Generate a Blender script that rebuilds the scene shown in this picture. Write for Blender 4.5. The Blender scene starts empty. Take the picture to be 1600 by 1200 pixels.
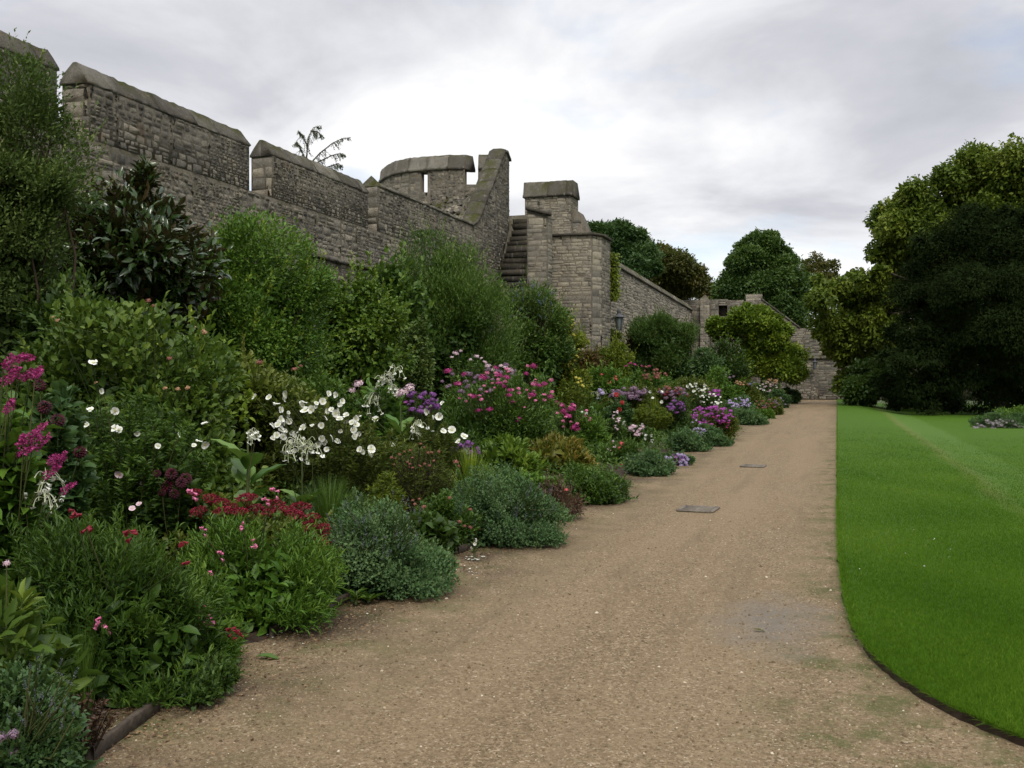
import bpy, math
import numpy as np
from mathutils import Vector, Matrix

sc = bpy.context.scene
# ------------------------------------------------------------------ camera, sky, sun, exposure
F, HOR, TH, EYE = 1600.0, 592.0, math.radians(17.6), 1.6
CT, ST = math.cos(TH), math.sin(TH)
cd = bpy.data.cameras.new('camera'); cam = bpy.data.objects.new('camera', cd)
sc.collection.objects.link(cam)
cd.sensor_width = 36.0; cd.lens = 36.0; cd.clip_end = 3000; cd.clip_start = 0.05
cam.location = (0, 0, EYE)
cam.rotation_euler = (math.radians(90 - 0.286), 0, TH)
sc.camera = cam

SUN_EL, SUN_AZ = math.radians(50), math.radians(158)   # azimuth clockwise from +Y
w = bpy.data.worlds.new("World"); sc.world = w; w.use_nodes = True
def build_world():
    nt = w.node_tree; N = nt.nodes; L = nt.links; N.clear()
    def nd(t, **k):
        n = N.new(t)
        for a, b in k.items(): setattr(n, a, b)
        return n
    out = nd('ShaderNodeOutputWorld')
    tc = nd('ShaderNodeTexCoord')
    sep = nd('ShaderNodeSeparateXYZ'); L.new(tc.outputs['Generated'], sep.inputs[0])
    def math_(op, a, b=None, clamp=False):
        m = nd('ShaderNodeMath', operation=op); m.use_clamp = clamp
        for i, x in enumerate((a, b)):
            if x is None: continue
            if isinstance(x, (int, float)): m.inputs[i].default_value = x
            else: L.new(x, m.inputs[i])
        return m.outputs[0]
    zc = math_('MAXIMUM', sep.outputs[2], 0.0)
    den = math_('ADD', zc, 0.22)
    px = math_('DIVIDE', sep.outputs[0], den); py = math_('DIVIDE', sep.outputs[1], den)
    cmb = nd('ShaderNodeCombineXYZ'); L.new(px, cmb.inputs[0]); L.new(py, cmb.inputs[1])
    def noise(scale, det, rough, off, dist=0.0):
        mp = nd('ShaderNodeMapping'); L.new(cmb.outputs[0], mp.inputs[0]); mp.inputs['Location'].default_value = off
        n = nd('ShaderNodeTexNoise'); L.new(mp.outputs[0], n.inputs['Vector'])
        n.inputs['Scale'].default_value = scale; n.inputs['Detail'].default_value = det
        n.inputs['Roughness'].default_value = rough; n.inputs['Distortion'].default_value = dist
        return n.outputs['Fac']
    n1 = noise(1.55, 8, .55, (5.3, 2.2, 0), .35)
    n2 = noise(0.55, 3, .5, (7.3, 4.1, 2), .1)
    s = math_('ADD', math_('MULTIPLY', n1, .62), math_('MULTIPLY', n2, .38))
    # lower sky is brighter, the cloud deck overhead greyer
    s = math_('ADD', s, math_('MULTIPLY', math_('SUBTRACT', 0.26, zc), .22))
    r = nd('ShaderNodeValToRGB'); L.new(s, r.inputs[0])
    e = r.color_ramp.elements
    e[0].position = .365; e[0].color = (.385, .395, .43, 1)
    e[1].position = .60; e[1].color = (.74, .74, .745, 1)
    x = e.new(.445); x.color = (.465, .47, .505, 1)
    x = e.new(.52); x.color = (.60, .605, .63, 1)
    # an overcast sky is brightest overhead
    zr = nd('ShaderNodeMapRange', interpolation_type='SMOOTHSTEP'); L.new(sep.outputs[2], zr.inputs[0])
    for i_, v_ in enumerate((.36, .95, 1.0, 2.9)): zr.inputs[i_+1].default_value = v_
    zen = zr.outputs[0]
    sky = nd('ShaderNodeTexSky', sky_type='NISHITA'); sky.sun_disc = False
    sky.sun_elevation = SUN_EL; sky.sun_rotation = SUN_AZ
    b1 = nd('ShaderNodeBackground'); L.new(sky.outputs[0], b1.inputs[0]); b1.inputs[1].default_value = .12
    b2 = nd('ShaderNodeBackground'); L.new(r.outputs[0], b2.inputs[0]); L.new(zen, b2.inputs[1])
    n3 = noise(1.7, 5, .55, (1.2, 9.4, 5), .2)
    cov = nd('ShaderNodeMapRange'); L.new(n3, cov.inputs[0])
    cov.inputs[1].default_value = .53; cov.inputs[2].default_value = .68
    cov.inputs[3].default_value = 1.0; cov.inputs[4].default_value = .55
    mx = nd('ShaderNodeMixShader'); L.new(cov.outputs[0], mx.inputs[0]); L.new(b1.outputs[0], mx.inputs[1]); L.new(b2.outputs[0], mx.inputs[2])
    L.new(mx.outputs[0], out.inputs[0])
build_world()
sd = bpy.data.lights.new('sun', 'SUN'); sd.energy = 1.5; sd.angle = math.radians(14); sd.color = (1, .93, .82)
sun = bpy.data.objects.new('sun', sd); sc.collection.objects.link(sun)
sdir = Vector((math.sin(SUN_AZ)*math.cos(SUN_EL), math.cos(SUN_AZ)*math.cos(SUN_EL), math.sin(SUN_EL)))
sun.rotation_euler = sdir.to_track_quat('Z', 'Y').to_euler()
sc.view_settings.view_transform = 'Standard'; sc.view_settings.look = 'None'
sc.view_settings.exposure = 0.5; sc.view_settings.gamma = 1.0
sc.render.engine = 'CYCLES'
sc.cycles.max_bounces = 5; sc.cycles.diffuse_bounces = 3; sc.cycles.glossy_bounces = 2
sc.cycles.transmission_bounces = 3; sc.cycles.transparent_max_bounces = 4
sc.cycles.use_denoising = True
sc.cycles.caustics_reflective = False; sc.cycles.caustics_refractive = False

# ------------------------------------------------------------------ helpers
def wpt(px, py, d):
    r = (px - 800) / F * d
    return np.array((r*CT - d*ST, r*ST + d*CT, EYE + (HOR - py) * d / F))
def depth_at(px, X):                      # camera depth where the line x = X is seen at column px
    u = (px - 800) / F
    Y = X * (CT + u*ST) / (u*CT - ST)
    return -X*ST + Y*CT
def gz(X): return 0.02 + 0.06 * max(0.0, -3.3 - X)
def rgb(*c): return (c[0], c[1], c[2], 1.0)
def norm(a): return a / np.maximum(np.linalg.norm(a, axis=-1, keepdims=True), 1e-9)

class MB:
    def __init__(s): s.v = []; s.f = []; s.a = []; s.n = 0
    def add(s, V, faces, var=.5, mat=0):
        V = np.asarray(V, float).reshape(-1, 3)
        for f in faces if isinstance(faces, list) else [faces]:
            s.f.append((np.asarray(f, np.int64) + s.n, mat))
        s.v.append(V); s.n += len(V)
        s.a.append(np.full(len(V), var, float) if np.isscalar(var) else np.asarray(var, float))
    def box(s, c, size, rot=0.0, var=.5, mat=0):
        x, y, z = np.array(size) / 2
        V = np.array([[-x,-y,-z],[x,-y,-z],[x,y,-z],[-x,y,-z],[-x,-y,z],[x,-y,z],[x,y,z],[-x,y,z]])
        ca, sa = math.cos(rot), math.sin(rot)
        V = np.c_[V[:,0]*ca - V[:,1]*sa, V[:,0]*sa + V[:,1]*ca, V[:,2]] + np.array(c)
        s.add(V, np.array([[0,3,2,1],[4,5,6,7],[0,1,5,4],[1,2,6,5],[2,3,7,6],[3,0,4,7]]), var, mat)
    def tube(s, pts, rad, sides=5, var=.5, mat=0):
        pts = np.asarray(pts, float); n = len(pts)
        rad = np.broadcast_to(np.asarray(rad, float), (n,))
        t = norm(np.gradient(pts, axis=0))
        ref = np.array((0.31, 0.17, 0.93)) if abs(t[0][2]) < .8 else np.array((0.9, .3, .1))
        u = norm(np.cross(t, ref)); v = np.cross(t, u)
        a = np.arange(sides) / sides * 2*math.pi
        V = pts[:,None,:] + rad[:,None,None] * (np.cos(a)[None,:,None]*u[:,None,:] + np.sin(a)[None,:,None]*v[:,None,:])
        i = np.arange(n-1)[:,None]*sides + np.arange(sides)[None,:]
        j = np.arange(n-1)[:,None]*sides + (np.arange(sides)[None,:]+1) % sides
        q = np.stack([i, j, j+sides, i+sides], -1).reshape(-1, 4)
        s.add(V.reshape(-1,3), [q], var, mat)
        if sides > 2:
            s.add(V[-1], [np.arange(sides)[None,:]], var, mat); s.add(V[0], [np.arange(sides)[::-1][None,:]], var, mat)
    def mesh(s, name, mats, origin=(0,0,0), smooth=False):
        me = bpy.data.meshes.new(name)
        V = np.concatenate(s.v) - np.asarray(origin, float)
        me.vertices.add(len(V)); me.vertices.foreach_set('co', V.astype(np.float32).ravel())
        nl = sum(f.size for f, _ in s.f); npoly = sum(len(f) for f, _ in s.f)
        me.loops.add(nl); me.polygons.add(npoly)
        me.loops.foreach_set('vertex_index', np.concatenate([f.ravel() for f, _ in s.f]).astype(np.int32))
        tot = np.concatenate([np.full(len(f), f.shape[1]) for f, _ in s.f])
        me.polygons.foreach_set('loop_start', (np.cumsum(tot) - tot).astype(np.int32))
        me.polygons.foreach_set('loop_total', tot.astype(np.int32))
        me.polygons.foreach_set('material_index', np.concatenate([np.full(len(f), m) for f, m in s.f]).astype(np.int32))
        if smooth: me.polygons.foreach_set('use_smooth', np.ones(npoly, bool))
        at = me.attributes.new('var', 'FLOAT', 'POINT'); at.data.foreach_set('value', np.concatenate(s.a).astype(np.float32))
        for m in (mats if isinstance(mats, (list, tuple)) else [mats]): me.materials.append(m)
        me.update(calc_edges=True); me.validate()
        return me
    def build(s, name, mats, parent=None, smooth=False):
        org = np.array(parent['_o']) if parent is not None else (0,0,0)
        o = bpy.data.objects.new(name, s.mesh(name, mats, org, smooth)); sc.collection.objects.link(o)
        if parent is not None: o.parent = parent; o['_o'] = list(map(float, org))
        return o
def tag(o, label=None, cat=None, group=None, kind=None):
    for k, v in (('label', label), ('category', cat), ('group', group), ('kind', kind)):
        if v: o[k] = v
    return o
def thing(name, label, cat, loc, group=None):
    o = bpy.data.objects.new(name, None); sc.collection.objects.link(o)
    o.empty_display_size = .1; o.location = Vector(loc); o['_o'] = [float(x) for x in loc]
    return tag(o, label, cat, group)
def struct(name, mb, mats, kind='structure', smooth=False):
    return tag(mb.build(name, mats, None, smooth), kind=kind)

# ------------------------------------------------------------------ materials
class NT:
    def __init__(s, name):
        s.m = bpy.data.materials.new(name); s.m.use_nodes = True
        s.t = s.m.node_tree; s.t.nodes.clear(); s.L = s.t.links
        s.out = s.n('ShaderNodeOutputMaterial')
    def n(s, t, **k):
        x = s.t.nodes.new(t)
        for a, b in k.items(): setattr(x, a, b)
        return x
    def set(s, sock, v):
        if isinstance(v, bpy.types.NodeSocket): s.L.new(v, sock)
        elif v is not None: sock.default_value = v
    def var(s): return s.n('ShaderNodeAttribute', attribute_name='var').outputs['Fac']
    def obj(s): return s.n('ShaderNodeTexCoord').outputs['Object']
    def pos(s): return s.n('ShaderNodeNewGeometry').outputs['Position']
    def noise(s, vec, scale, det=3, rough=.55, dist=0):
        x = s.n('ShaderNodeTexNoise'); s.set(x.inputs['Vector'], vec); x.inputs['Scale'].default_value = scale
        x.inputs['Detail'].default_value = det; x.inputs['Roughness'].default_value = rough; x.inputs['Distortion'].default_value = dist
        return x.outputs['Fac']
    def ramp(s, f, *stops):
        x = s.n('ShaderNodeValToRGB'); s.set(x.inputs[0], f); e = x.color_ramp.elements
        e[0].position, e[0].color = stops[0][0], rgb(*stops[0][1]); e[1].position, e[1].color = stops[-1][0], rgb(*stops[-1][1])
        for p, c in stops[1:-1]: e.new(p).color = rgb(*c)
        return x.outputs['Color']
    def mix(s, f, a, b, mode='MIX'):
        x = s.n('ShaderNodeMix', data_type='RGBA', blend_type=mode)
        s.set(x.inputs[0], f); s.set(x.inputs[6], a if not isinstance(a, tuple) else rgb(*a)); s.set(x.inputs[7], b if not isinstance(b, tuple) else rgb(*b))
        return x.outputs[2]
    def mapr(s, f, a, b, c=0., d=1.):
        x = s.n('ShaderNodeMapRange'); s.set(x.inputs[0], f)
        for i, v in enumerate((a, b, c, d)): x.inputs[i+1].default_value = v
        return x.outputs[0]
    def mth(s, op, a, b=None):
        x = s.n('ShaderNodeMath', operation=op); s.set(x.inputs[0], a); s.set(x.inputs[1], b); return x.outputs[0]
    def bump(s, h, strength=.3, dist=.02):
        x = s.n('ShaderNodeBump'); s.set(x.inputs['Height'], h); x.inputs['Strength'].default_value = strength; x.inputs['Distance'].default_value = dist
        return x.outputs[0]
    def bsdf(s, col, rough=.8, spec=.25, normal=None, metal=0.):
        b = s.n('ShaderNodeBsdfPrincipled'); s.set(b.inputs['Base Color'], col if not isinstance(col, tuple) else rgb(*col))
        s.set(b.inputs['Roughness'], rough); b.inputs['Specular IOR Level'].default_value = spec; b.inputs['Metallic'].default_value = metal
        if normal is not None: s.set(b.inputs['Normal'], normal)
        return b.outputs[0]
    def done(s, sh): s.L.new(sh, s.out.inputs[0]); return s.m

def leaf_mat(name, dark, mid, light, rough=.5, trans=.28, spec=.3, back=None):
    t = NT(name); v = t.var()
    col = t.ramp(v, (0., dark), (.5, mid), (1., light))
    if back is not None:
        g = t.n('ShaderNodeNewGeometry'); col = t.mix(g.outputs['Backfacing'], col, back)
    b = t.bsdf(col, rough, spec)
    if trans:
        tr = t.n('ShaderNodeBsdfTranslucent'); t.set(tr.inputs[0], t.mix(.55, col, (.10, .16, .02)))
        mx = t.n('ShaderNodeMixShader'); mx.inputs[0].default_value = trans
        t.L.new(b, mx.inputs[1]); t.L.new(tr.outputs[0], mx.inputs[2]); return t.done(mx.outputs[0])
    return t.done(b)
def petal_mat(name, a, b, rough=.6):
    return leaf_mat(name, a, tuple((x+y)/2 for x, y in zip(a, b)), b, rough, .0, .2)

M = {}
def LM(k, *a, **kw): M[k] = leaf_mat('leaf_' + k, *[(c[0]*1.25, c[1]*1.06, c[2]*.74) for c in a], **kw)
LM('dark',   (.016,.040,.010), (.030,.072,.016), (.062,.130,.028))
LM('mid',    (.022,.060,.012), (.045,.112,.020), (.095,.190,.035))
LM('bright', (.032,.090,.014), (.062,.155,.022), (.115,.235,.040))
LM('yellow', (.050,.090,.012), (.100,.165,.018), (.190,.250,.030))
LM('lime',   (.056,.120,.012), (.120,.215,.024), (.230,.330,.048))
LM('grey',   (.032,.082,.042), (.062,.140,.072), (.118,.212,.120), rough=.75, spec=.15)
LM('rose',   (.026,.066,.012), (.055,.118,.020), (.120,.200,.034))
LM('hop',    (.036,.090,.012), (.072,.155,.020), (.140,.235,.035))
LM('sage',   (.024,.054,.016), (.050,.096,.030), (.100,.165,.056), rough=.7, spec=.2)
LM('pale',   (.040,.085,.028), (.080,.150,.050), (.160,.235,.090), rough=.65)
LM('olive',  (.036,.066,.013), (.075,.120,.022), (.140,.185,.042))
LM('bronze', (.055,.060,.014), (.130,.130,.025), (.300,.190,.050))
LM('gold',   (.055,.085,.016), (.115,.135,.026), (.270,.205,.060))
LM('brown',  (.030,.020,.018), (.065,.042,.036), (.120,.080,.070), trans=.1)
LM('gloss',  (.012,.030,.010), (.022,.055,.015), (.042,.085,.022), rough=.24, trans=.08, spec=.5, back=(.050,.036,.016))
LM('yew',    (.007,.0155,.006), (.013,.026,.010), (.026,.046,.016), rough=.9, trans=.05, spec=.05)
LM('blue',   (.022,.060,.026), (.045,.110,.045), (.090,.175,.080))
LM('chest',  (.042,.082,.014), (.088,.148,.023), (.170,.228,.038), spec=.15)
LM('rust',   (.036,.050,.014), (.066,.080,.024), (.125,.115,.042))
LM('redvine',(.050,.030,.016), (.085,.055,.028), (.110,.110,.035))
LM('round',  (.020,.054,.014), (.042,.100,.026), (.085,.160,.044))
LM('big',    (.035,.100,.018), (.062,.165,.030), (.120,.235,.060), rough=.45)
LM('cedar',  (.030,.060,.036), (.055,.095,.056), (.090,.140,.090), trans=.05)
M['stem'] = leaf_mat('stem_green', (.03,.05,.015), (.06,.085,.025), (.10,.10,.04), trans=0)
M['twig'] = leaf_mat('twig_brown', (.025,.018,.012), (.05,.037,.025), (.09,.07,.05), .85, 0, .1)
def bark():
    t = NT('bark'); p = t.obj(); n = t.noise(p, 6, 5, .65)
    return t.done(t.bsdf(t.ramp(n, (.3, (.035,.028,.02)), (.7, (.12,.1,.075))), .9, .1, t.bump(n, .6, .05)))
M['bark'] = bark()
def PM(k, a, b): M[k] = petal_mat('petal_' + k, a, b)
PM('white', (.40,.43,.30), (.80,.80,.75)); PM('cream', (.34,.38,.22), (.62,.64,.48))
PM('centre', (.42,.34,.06), (.55,.48,.12)); PM('pinkpale', (.48,.33,.38), (.72,.56,.60))
PM('magenta', (.20,.014,.085), (.38,.045,.18)); PM('pink', (.50,.09,.22), (.70,.24,.38))
PM('coral', (.46,.06,.07), (.66,.17,.15)); PM('crimson', (.09,.005,.012), (.24,.018,.035))
PM('maroon', (.014,.0015,.004), (.060,.004,.012)); PM('red', (.22,.010,.010), (.42,.03,.02))
PM('purple', (.12,.035,.16), (.27,.11,.31)); PM('violet', (.28,.04,.28), (.50,.13,.46))
PM('lavender', (.28,.22,.40), (.50,.42,.60)); PM('mauve', (.16,.10,.15), (.30,.20,.27))
PM('blueflower', (.10,.12,.26), (.22,.24,.40)); PM('yellowflower', (.44,.38,.05), (.66,.60,.14))
PM('peach', (.34,.17,.08), (.50,.32,.19)); PM('greyflower', (.17,.15,.15), (.32,.29,.29))
PM('catmint', (.075,.085,.095), (.13,.13,.17)); PM('rustflower', (.20,.07,.06), (.34,.14,.10))

# ------------------------------------------------------------------ leaf templates: (verts, [faces]) with y the leaf axis, x the width, z the normal
def tri(*f): return np.array(f)
T_DIA = (np.array([[0,0,0],[.5,.45,.06],[0,1,-.05],[-.5,.45,.06]]), [tri([0,1,2],[0,2,3])])
T_LEAF = (np.array([[0,0,0],[.5,.4,.08],[0,.45,-.02],[-.5,.4,.08],[.32,.75,.02],[-.32,.75,.02],[0,1,-.16]]),
          [tri([0,1,2],[0,2,3],[2,1,4],[2,5,3],[2,4,6],[2,6,5])])
T_BLADE = (np.array([[-.5,0,0],[.5,0,0],[-.48,.4,.06],[.48,.4,.06],[-.35,.75,.02],[.35,.75,.02],[0,1,-.16]]),
           [np.array([[0,1,3,2],[2,3,5,4]]), tri([4,5,6])])
def big_leaf():
    n = 7; ys = np.linspace(0, 1, n); wd = np.array([.10,.36,.50,.50,.42,.27,.03])
    V = []; 
    for i, (y, ww) in enumerate(zip(ys, wd)):
        for j, x in enumerate((-1, -.5, 0, .5, 1)):
            V.append((x*ww, y + .02*(i % 2)*abs(x), .18*abs(x)*ww + .03*((i+j) % 2) - .22*y*y))
    q = [[i*5+j, i*5+j+1, i*5+j+6, i*5+j+5] for i in range(n-1) for j in range(4)]
    return np.array(V), [np.array(q)]
T_BIG = big_leaf()

def scatter(mb, tmpl, pos, axis, nrm, length, width, var, mat=0):
    V, faces = tmpl; n = len(pos)
    if n == 0: return
    axis = norm(axis); nrm = norm(nrm - (nrm*axis).sum(-1, keepdims=True)*axis); side = np.cross(axis, nrm)
    length = np.broadcast_to(length, (n,))[:,None,None]; width = np.broadcast_to(width, (n,))[:,None,None]
    P = pos[:,None,:] + width*V[None,:,0:1]*side[:,None,:] + length*V[None,:,1:2]*axis[:,None,:] + length*V[None,:,2:3]*nrm[:,None,:]
    k = len(V); off = np.arange(n)[:,None,None]*k
    mb.add(P.reshape(-1,3), [(f[None] + off).reshape(-1, f.shape[1]) for f in faces], np.repeat(np.broadcast_to(var, (n,)), k), mat)
def rdir(rng, n): return norm(rng.normal(size=(n, 3)))

def leaves_on(mb, rng, P, out, size, ratio, tmpl, var, oa=.8, up=.3, rnd=.8, nup=.6):
    n = len(P)
    ax = out*oa + np.array((0,0,1.))*up + rdir(rng, n)*rnd
    nr = out*.5 + np.array((0,0,1.))*nup + rdir(rng, n)*.6
    L = size*rng.uniform(.65, 1.3, n)
    scatter(mb, tmpl, P, ax, nr, L, L*ratio, var)

def mass_points(rng, n, c, R, K=14, crf=.42, floor=-1e9, lean=.55, cl=None, depthbias=True, flat=.85, off=(.42,.92), warp=.34):
    """Points of leaves on clumps that sit around an ellipsoid; returns positions, outward directions and a per-clump tone."""
    c = np.asarray(c, float); R = np.asarray(R, float)
    if cl is None:
        D = rdir(rng, K); D[:,2] = np.where(D[:,2] < -.35, -D[:,2], D[:,2])
        cc = c + D*R*rng.uniform(*off, (K,1)); cr = crf*R.mean()*rng.uniform(.45, 1.25, K)
        cc = np.vstack([cc, c]); cr = np.append(cr, R.min()*.72)
    else: cc, cr = cl
    K = len(cc); tone = rng.uniform(.15, .85, K)
    k = rng.choice(K, int(n*1.5), p=cr**2/(cr**2).sum())
    u = rdir(rng, len(k)); rad = rng.uniform(0, 1, len(k))**.28
    rad = rad*np.maximum(.2, 1 + .13*rng.normal(size=len(k)))
    P = cc[k] + u*(rad*cr[k])[:,None]*np.array((1,1,flat))
    lam = 2.2*np.median(cr); Wp = np.zeros_like(P)          # uneven outline: bend the clumps with a few random waves
    for q in range(5):
        ph = rng.uniform(0, 6.283, 3); kv = rdir(rng, 3)*6.283/(lam*(.35 + .28*q))
        Wp += np.sin(P @ kv.T + ph)*(.35 + .2*q)
    P = P + Wp*warp*.34*np.median(cr)
    to = norm(np.array((0,0,EYE)) - c)
    keep = P[:,2] > floor
    if depthbias: keep &= ((P - c)/R @ to > -.25) | (rng.uniform(size=len(k)) < .3)
    P, k, u = P[keep][:n], k[keep][:n], u[keep][:n]
    out = norm(u*(1-lean) + norm((P - c)/R)*lean)
    return P, out, tone[k]

def branches(mb, rng, base, ends, r0, r1=.25, bend=.15, sides=5, var=.5):
    base = np.asarray(base, float)
    for e in ends:
        e = np.asarray(e, float); L = np.linalg.norm(e - base); j = rng.normal(size=3)*bend*L*.5
        t = np.linspace(0, 1, 6)[:,None]
        pts = base*(1-t) + e*t + np.sin(t*math.pi)*j + np.array((0,0,1.))*np.sin(t*math.pi)*L*.08
        mb.tube(pts, np.linspace(r0, r0*r1, 6), sides, var)

# ------------------------------------------------------------------ flowers (unit size, axis +Z)
def fl_open(mat, rng, petals=5, centre='centre', cup=.12):
    mb = MB()
    for i in range(petals):
        a = 2*math.pi*i/petals + rng.uniform(-.1, .1); ca, sa = math.cos(a), math.sin(a)
        w_ = .5*math.sin(math.pi/petals)*1.05
        cup = rng.uniform(.02,.22); pts = np.array([[.04,0,0],[.28,-w_*.75,cup*.5],[.45,-w_*.8,cup],[.5,0,cup*.9],[.45,w_*.8,cup],[.28,w_*.75,cup*.5],[.28,0,cup*.25]])
        pts[:,2] += rng.uniform(-.03, .05)
        R = np.array([[ca,-sa,0],[sa,ca,0],[0,0,1]])
        mb.add(pts @ R.T, [tri([0,1,6],[1,2,6],[2,3,6],[3,4,6],[4,5,6],[5,0,6])], np.clip(np.array([0,.6,.9,1,.9,.6,.4])+rng.uniform(-.2,.1),0,1))
    a = np.arange(7)/7*2*math.pi
    V = np.vstack([np.c_[.1*np.cos(a), .1*np.sin(a), np.full(7,.04)], [[0,0,.1]]])
    mb.add(V, [np.array([[i, (i+1) % 7, 7] for i in range(7)])], .5, 1)
    return mb.mesh('flower', [M[mat], M[centre]])
def fl_cluster(mat, rng, n=46, flat=.6, psize=.19, ground=False):
    mb = MB(); D = rdir(rng, n); D[:,2] = abs(D[:,2])
    P = D*np.array((.46,.46,.5*flat))*rng.uniform(.55,1.15,(n,1))
    a = rdir(rng, n); scatter(mb, T_DIA, P, np.cross(D, a), D, psize, psize*.9, rng.uniform(0,1,n))
    scatter(mb, T_DIA, P, -np.cross(D, a), D, psize, psize*.9, rng.uniform(0,1,n))
    return mb.mesh('flower', [M[mat]])
def fl_spike(mat, rng, n=90, wd=.13):
    mb = MB(); t = rng.uniform(0,1,n)**.9; a = rng.uniform(0, 2*math.pi, n)
    r = wd*(1-t*.85)*rng.uniform(.4,1.1,n); P = np.c_[r*np.cos(a), r*np.sin(a), t]
    D = norm(np.c_[np.cos(a), np.sin(a), .4+0*a]); scatter(mb, T_DIA, P, D + rdir(rng,n)*.5, rdir(rng,n), .13, .08, rng.uniform(0,1,n))
    mb.tube([[0,0,-.15],[0,0,.5],[0,0,.95]], [.012,.012,.006], 4, .3)
    return mb.mesh('flower', [M[mat]])
def fl_ball(mat, rng, n=70):
    mb = MB(); i = np.arange(n)+.5; ph = np.arccos(1-1.65*i/n); th = math.pi*(1+5**.5)*i
    D = np.c_[np.cos(th)*np.sin(ph), np.sin(th)*np.sin(ph), np.cos(ph)]
    tang = norm(np.cross(np.cross(D, np.array((0,0,1.))), D)); 
    scatter(mb, T_LEAF, D*.26, D*.9 - tang*.5, tang, .27, .17, rng.uniform(0,1,n))
    return mb.mesh('flower', [M[mat]])
def fl_trumpets(mat, rng, n=11):
    mb = MB()
    for i in range(n):
        a = rng.uniform(0, 2*math.pi); sp = rng.uniform(.18,.62); dr = rng.uniform(.0,.62); up = rng.uniform(.05,.25)
        t = np.linspace(0,1,6)[:,None]; a2 = a + rng.uniform(-.5,.5)
        p = np.array((rng.uniform(-.05,.05),rng.uniform(-.05,.05),.42+rng.uniform(-.16,.08))) + np.c_[(np.cos(a)*(1-t)+np.cos(a2)*t)*sp*t**.7, (np.sin(a)*(1-t)+np.sin(a2)*t)*sp*t**.7, up*np.sin(t*3)-dr*t**1.7]
        mb.tube(p, [.010,.011,.012,.014,.018,.024], 4, rng.uniform(0,.8))
        if rng.uniform() < .8:
            e = p[-1]; dd = norm(norm(p[-1]-p[-2]) + np.array((.2,-.8,.1))*rng.uniform(0,1)); k = 5; b = np.arange(k)/k*2*math.pi; u = norm(np.cross(dd, (1,.2,.1))); v = np.cross(dd, u)
            scatter(mb, T_LEAF, np.repeat(e[None],k,0), np.cos(b)[:,None]*u+np.sin(b)[:,None]*v, np.repeat(dd[None],k,0), .11, .10, rng.uniform(.3,1,k), 1)
    return mb.mesh('flower', [M['cream'], M[mat]])
def fl_bells(mat, rng, n=5):
    mb = MB(); mb.tube([[0,0,-.5],[.02,0,0],[0,.02,.5]], [.012,.012,.008], 4, .3, 1)
    for i in range(n):
        a = rng.uniform(0,6.28); z = rng.uniform(-.3,.45); d = np.array((math.cos(a), math.sin(a), -.35))
        p0 = np.array((0,0,z)); mb.tube([p0, p0+d*.16, p0+d*.30], [.02,.055,.085], 6, rng.uniform(.2,1))
        k = 5; b = np.arange(k)/k*6.283; dd = norm(d); u = norm(np.cross(dd,(.1,.2,1))); v = np.cross(dd,u)
        scatter(mb, T_DIA, np.repeat((p0+d*.29)[None],k,0), np.cos(b)[:,None]*u+np.sin(b)[:,None]*v, np.repeat(dd[None],k,0), .15, .13, np.full(k,.8))
    return mb.mesh('flower', [M[mat], M['stem']])
def fl_sedum(mat, rng, n=220):
    mb = MB(); a = rng.uniform(0,6.283,n); r = .5*np.sqrt(rng.uniform(0,1,n))
    P = np.c_[r*np.cos(a), r*np.sin(a), .18*(1-(2*r)**2)+rng.uniform(-.05,.05,n)]
    scatter(mb, T_DIA, P, rdir(rng,n)+np.array((0,0,.6)), rdir(rng,n), .10, .09, rng.uniform(0,1,n))
    k = 16; b = rng.uniform(0,6.283,k); E = np.c_[.35*np.cos(b), .35*np.sin(b), np.full(k,.05)]
    for e in E: mb.tube([[0,0,-.45], e*.5+np.array((0,0,-.2)), e], [.02,.012,.01], 3, .1)
    return mb.mesh('flower', [M[mat]])
def fl_sprig(mat, rng, n=15):
    mb = MB(); t = rng.uniform(0,1,n); a = rng.uniform(0,6.283,n)
    P = np.c_[.05*np.cos(a), .05*np.sin(a), t]; mb.tube([[0,0,-.3],[0,0,.4],[0,0,1]], [.02,.02,.01], 3, .3)
    scatter(mb, T_DIA, P, norm(np.c_[np.cos(a), np.sin(a), .5+0*a]), rdir(rng,n), .14, .10, rng.uniform(0,1,n))
    return mb.mesh('flower', [M[mat]])
_fc = {}
def flower_mesh(kind, mat, rng):
    ks = _fc.setdefault((kind, mat), [])
    if len(ks) < 3:
        f = dict(open=fl_open, cluster=fl_cluster, spike=fl_spike, ball=fl_ball, trumpets=fl_trumpets, bells=fl_bells, sedum=fl_sedum, sprig=fl_sprig)[kind]
        ks.append(f(mat, rng)); return ks[-1]
    return ks[rng.integers(3)]
FSIZE = dict(open=.74, cluster=.74, sprig=.6, ball=.95, trumpets=.72, spike=.85)
FACE = dict(open=(.25,-.8,.35), cluster=(.1,-.35,.8), spike=(.75,-.25,.42), ball=(.1,-.5,.5), trumpets=(0,0,1), bells=(.1,-.1,1), sedum=(.1,-.25,1), sprig=(.2,-.3,1))
JIT = dict(open=1.0, cluster=.3, spike=.3, ball=.3, trumpets=.12, bells=.35, sedum=.25, sprig=.5)

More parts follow.
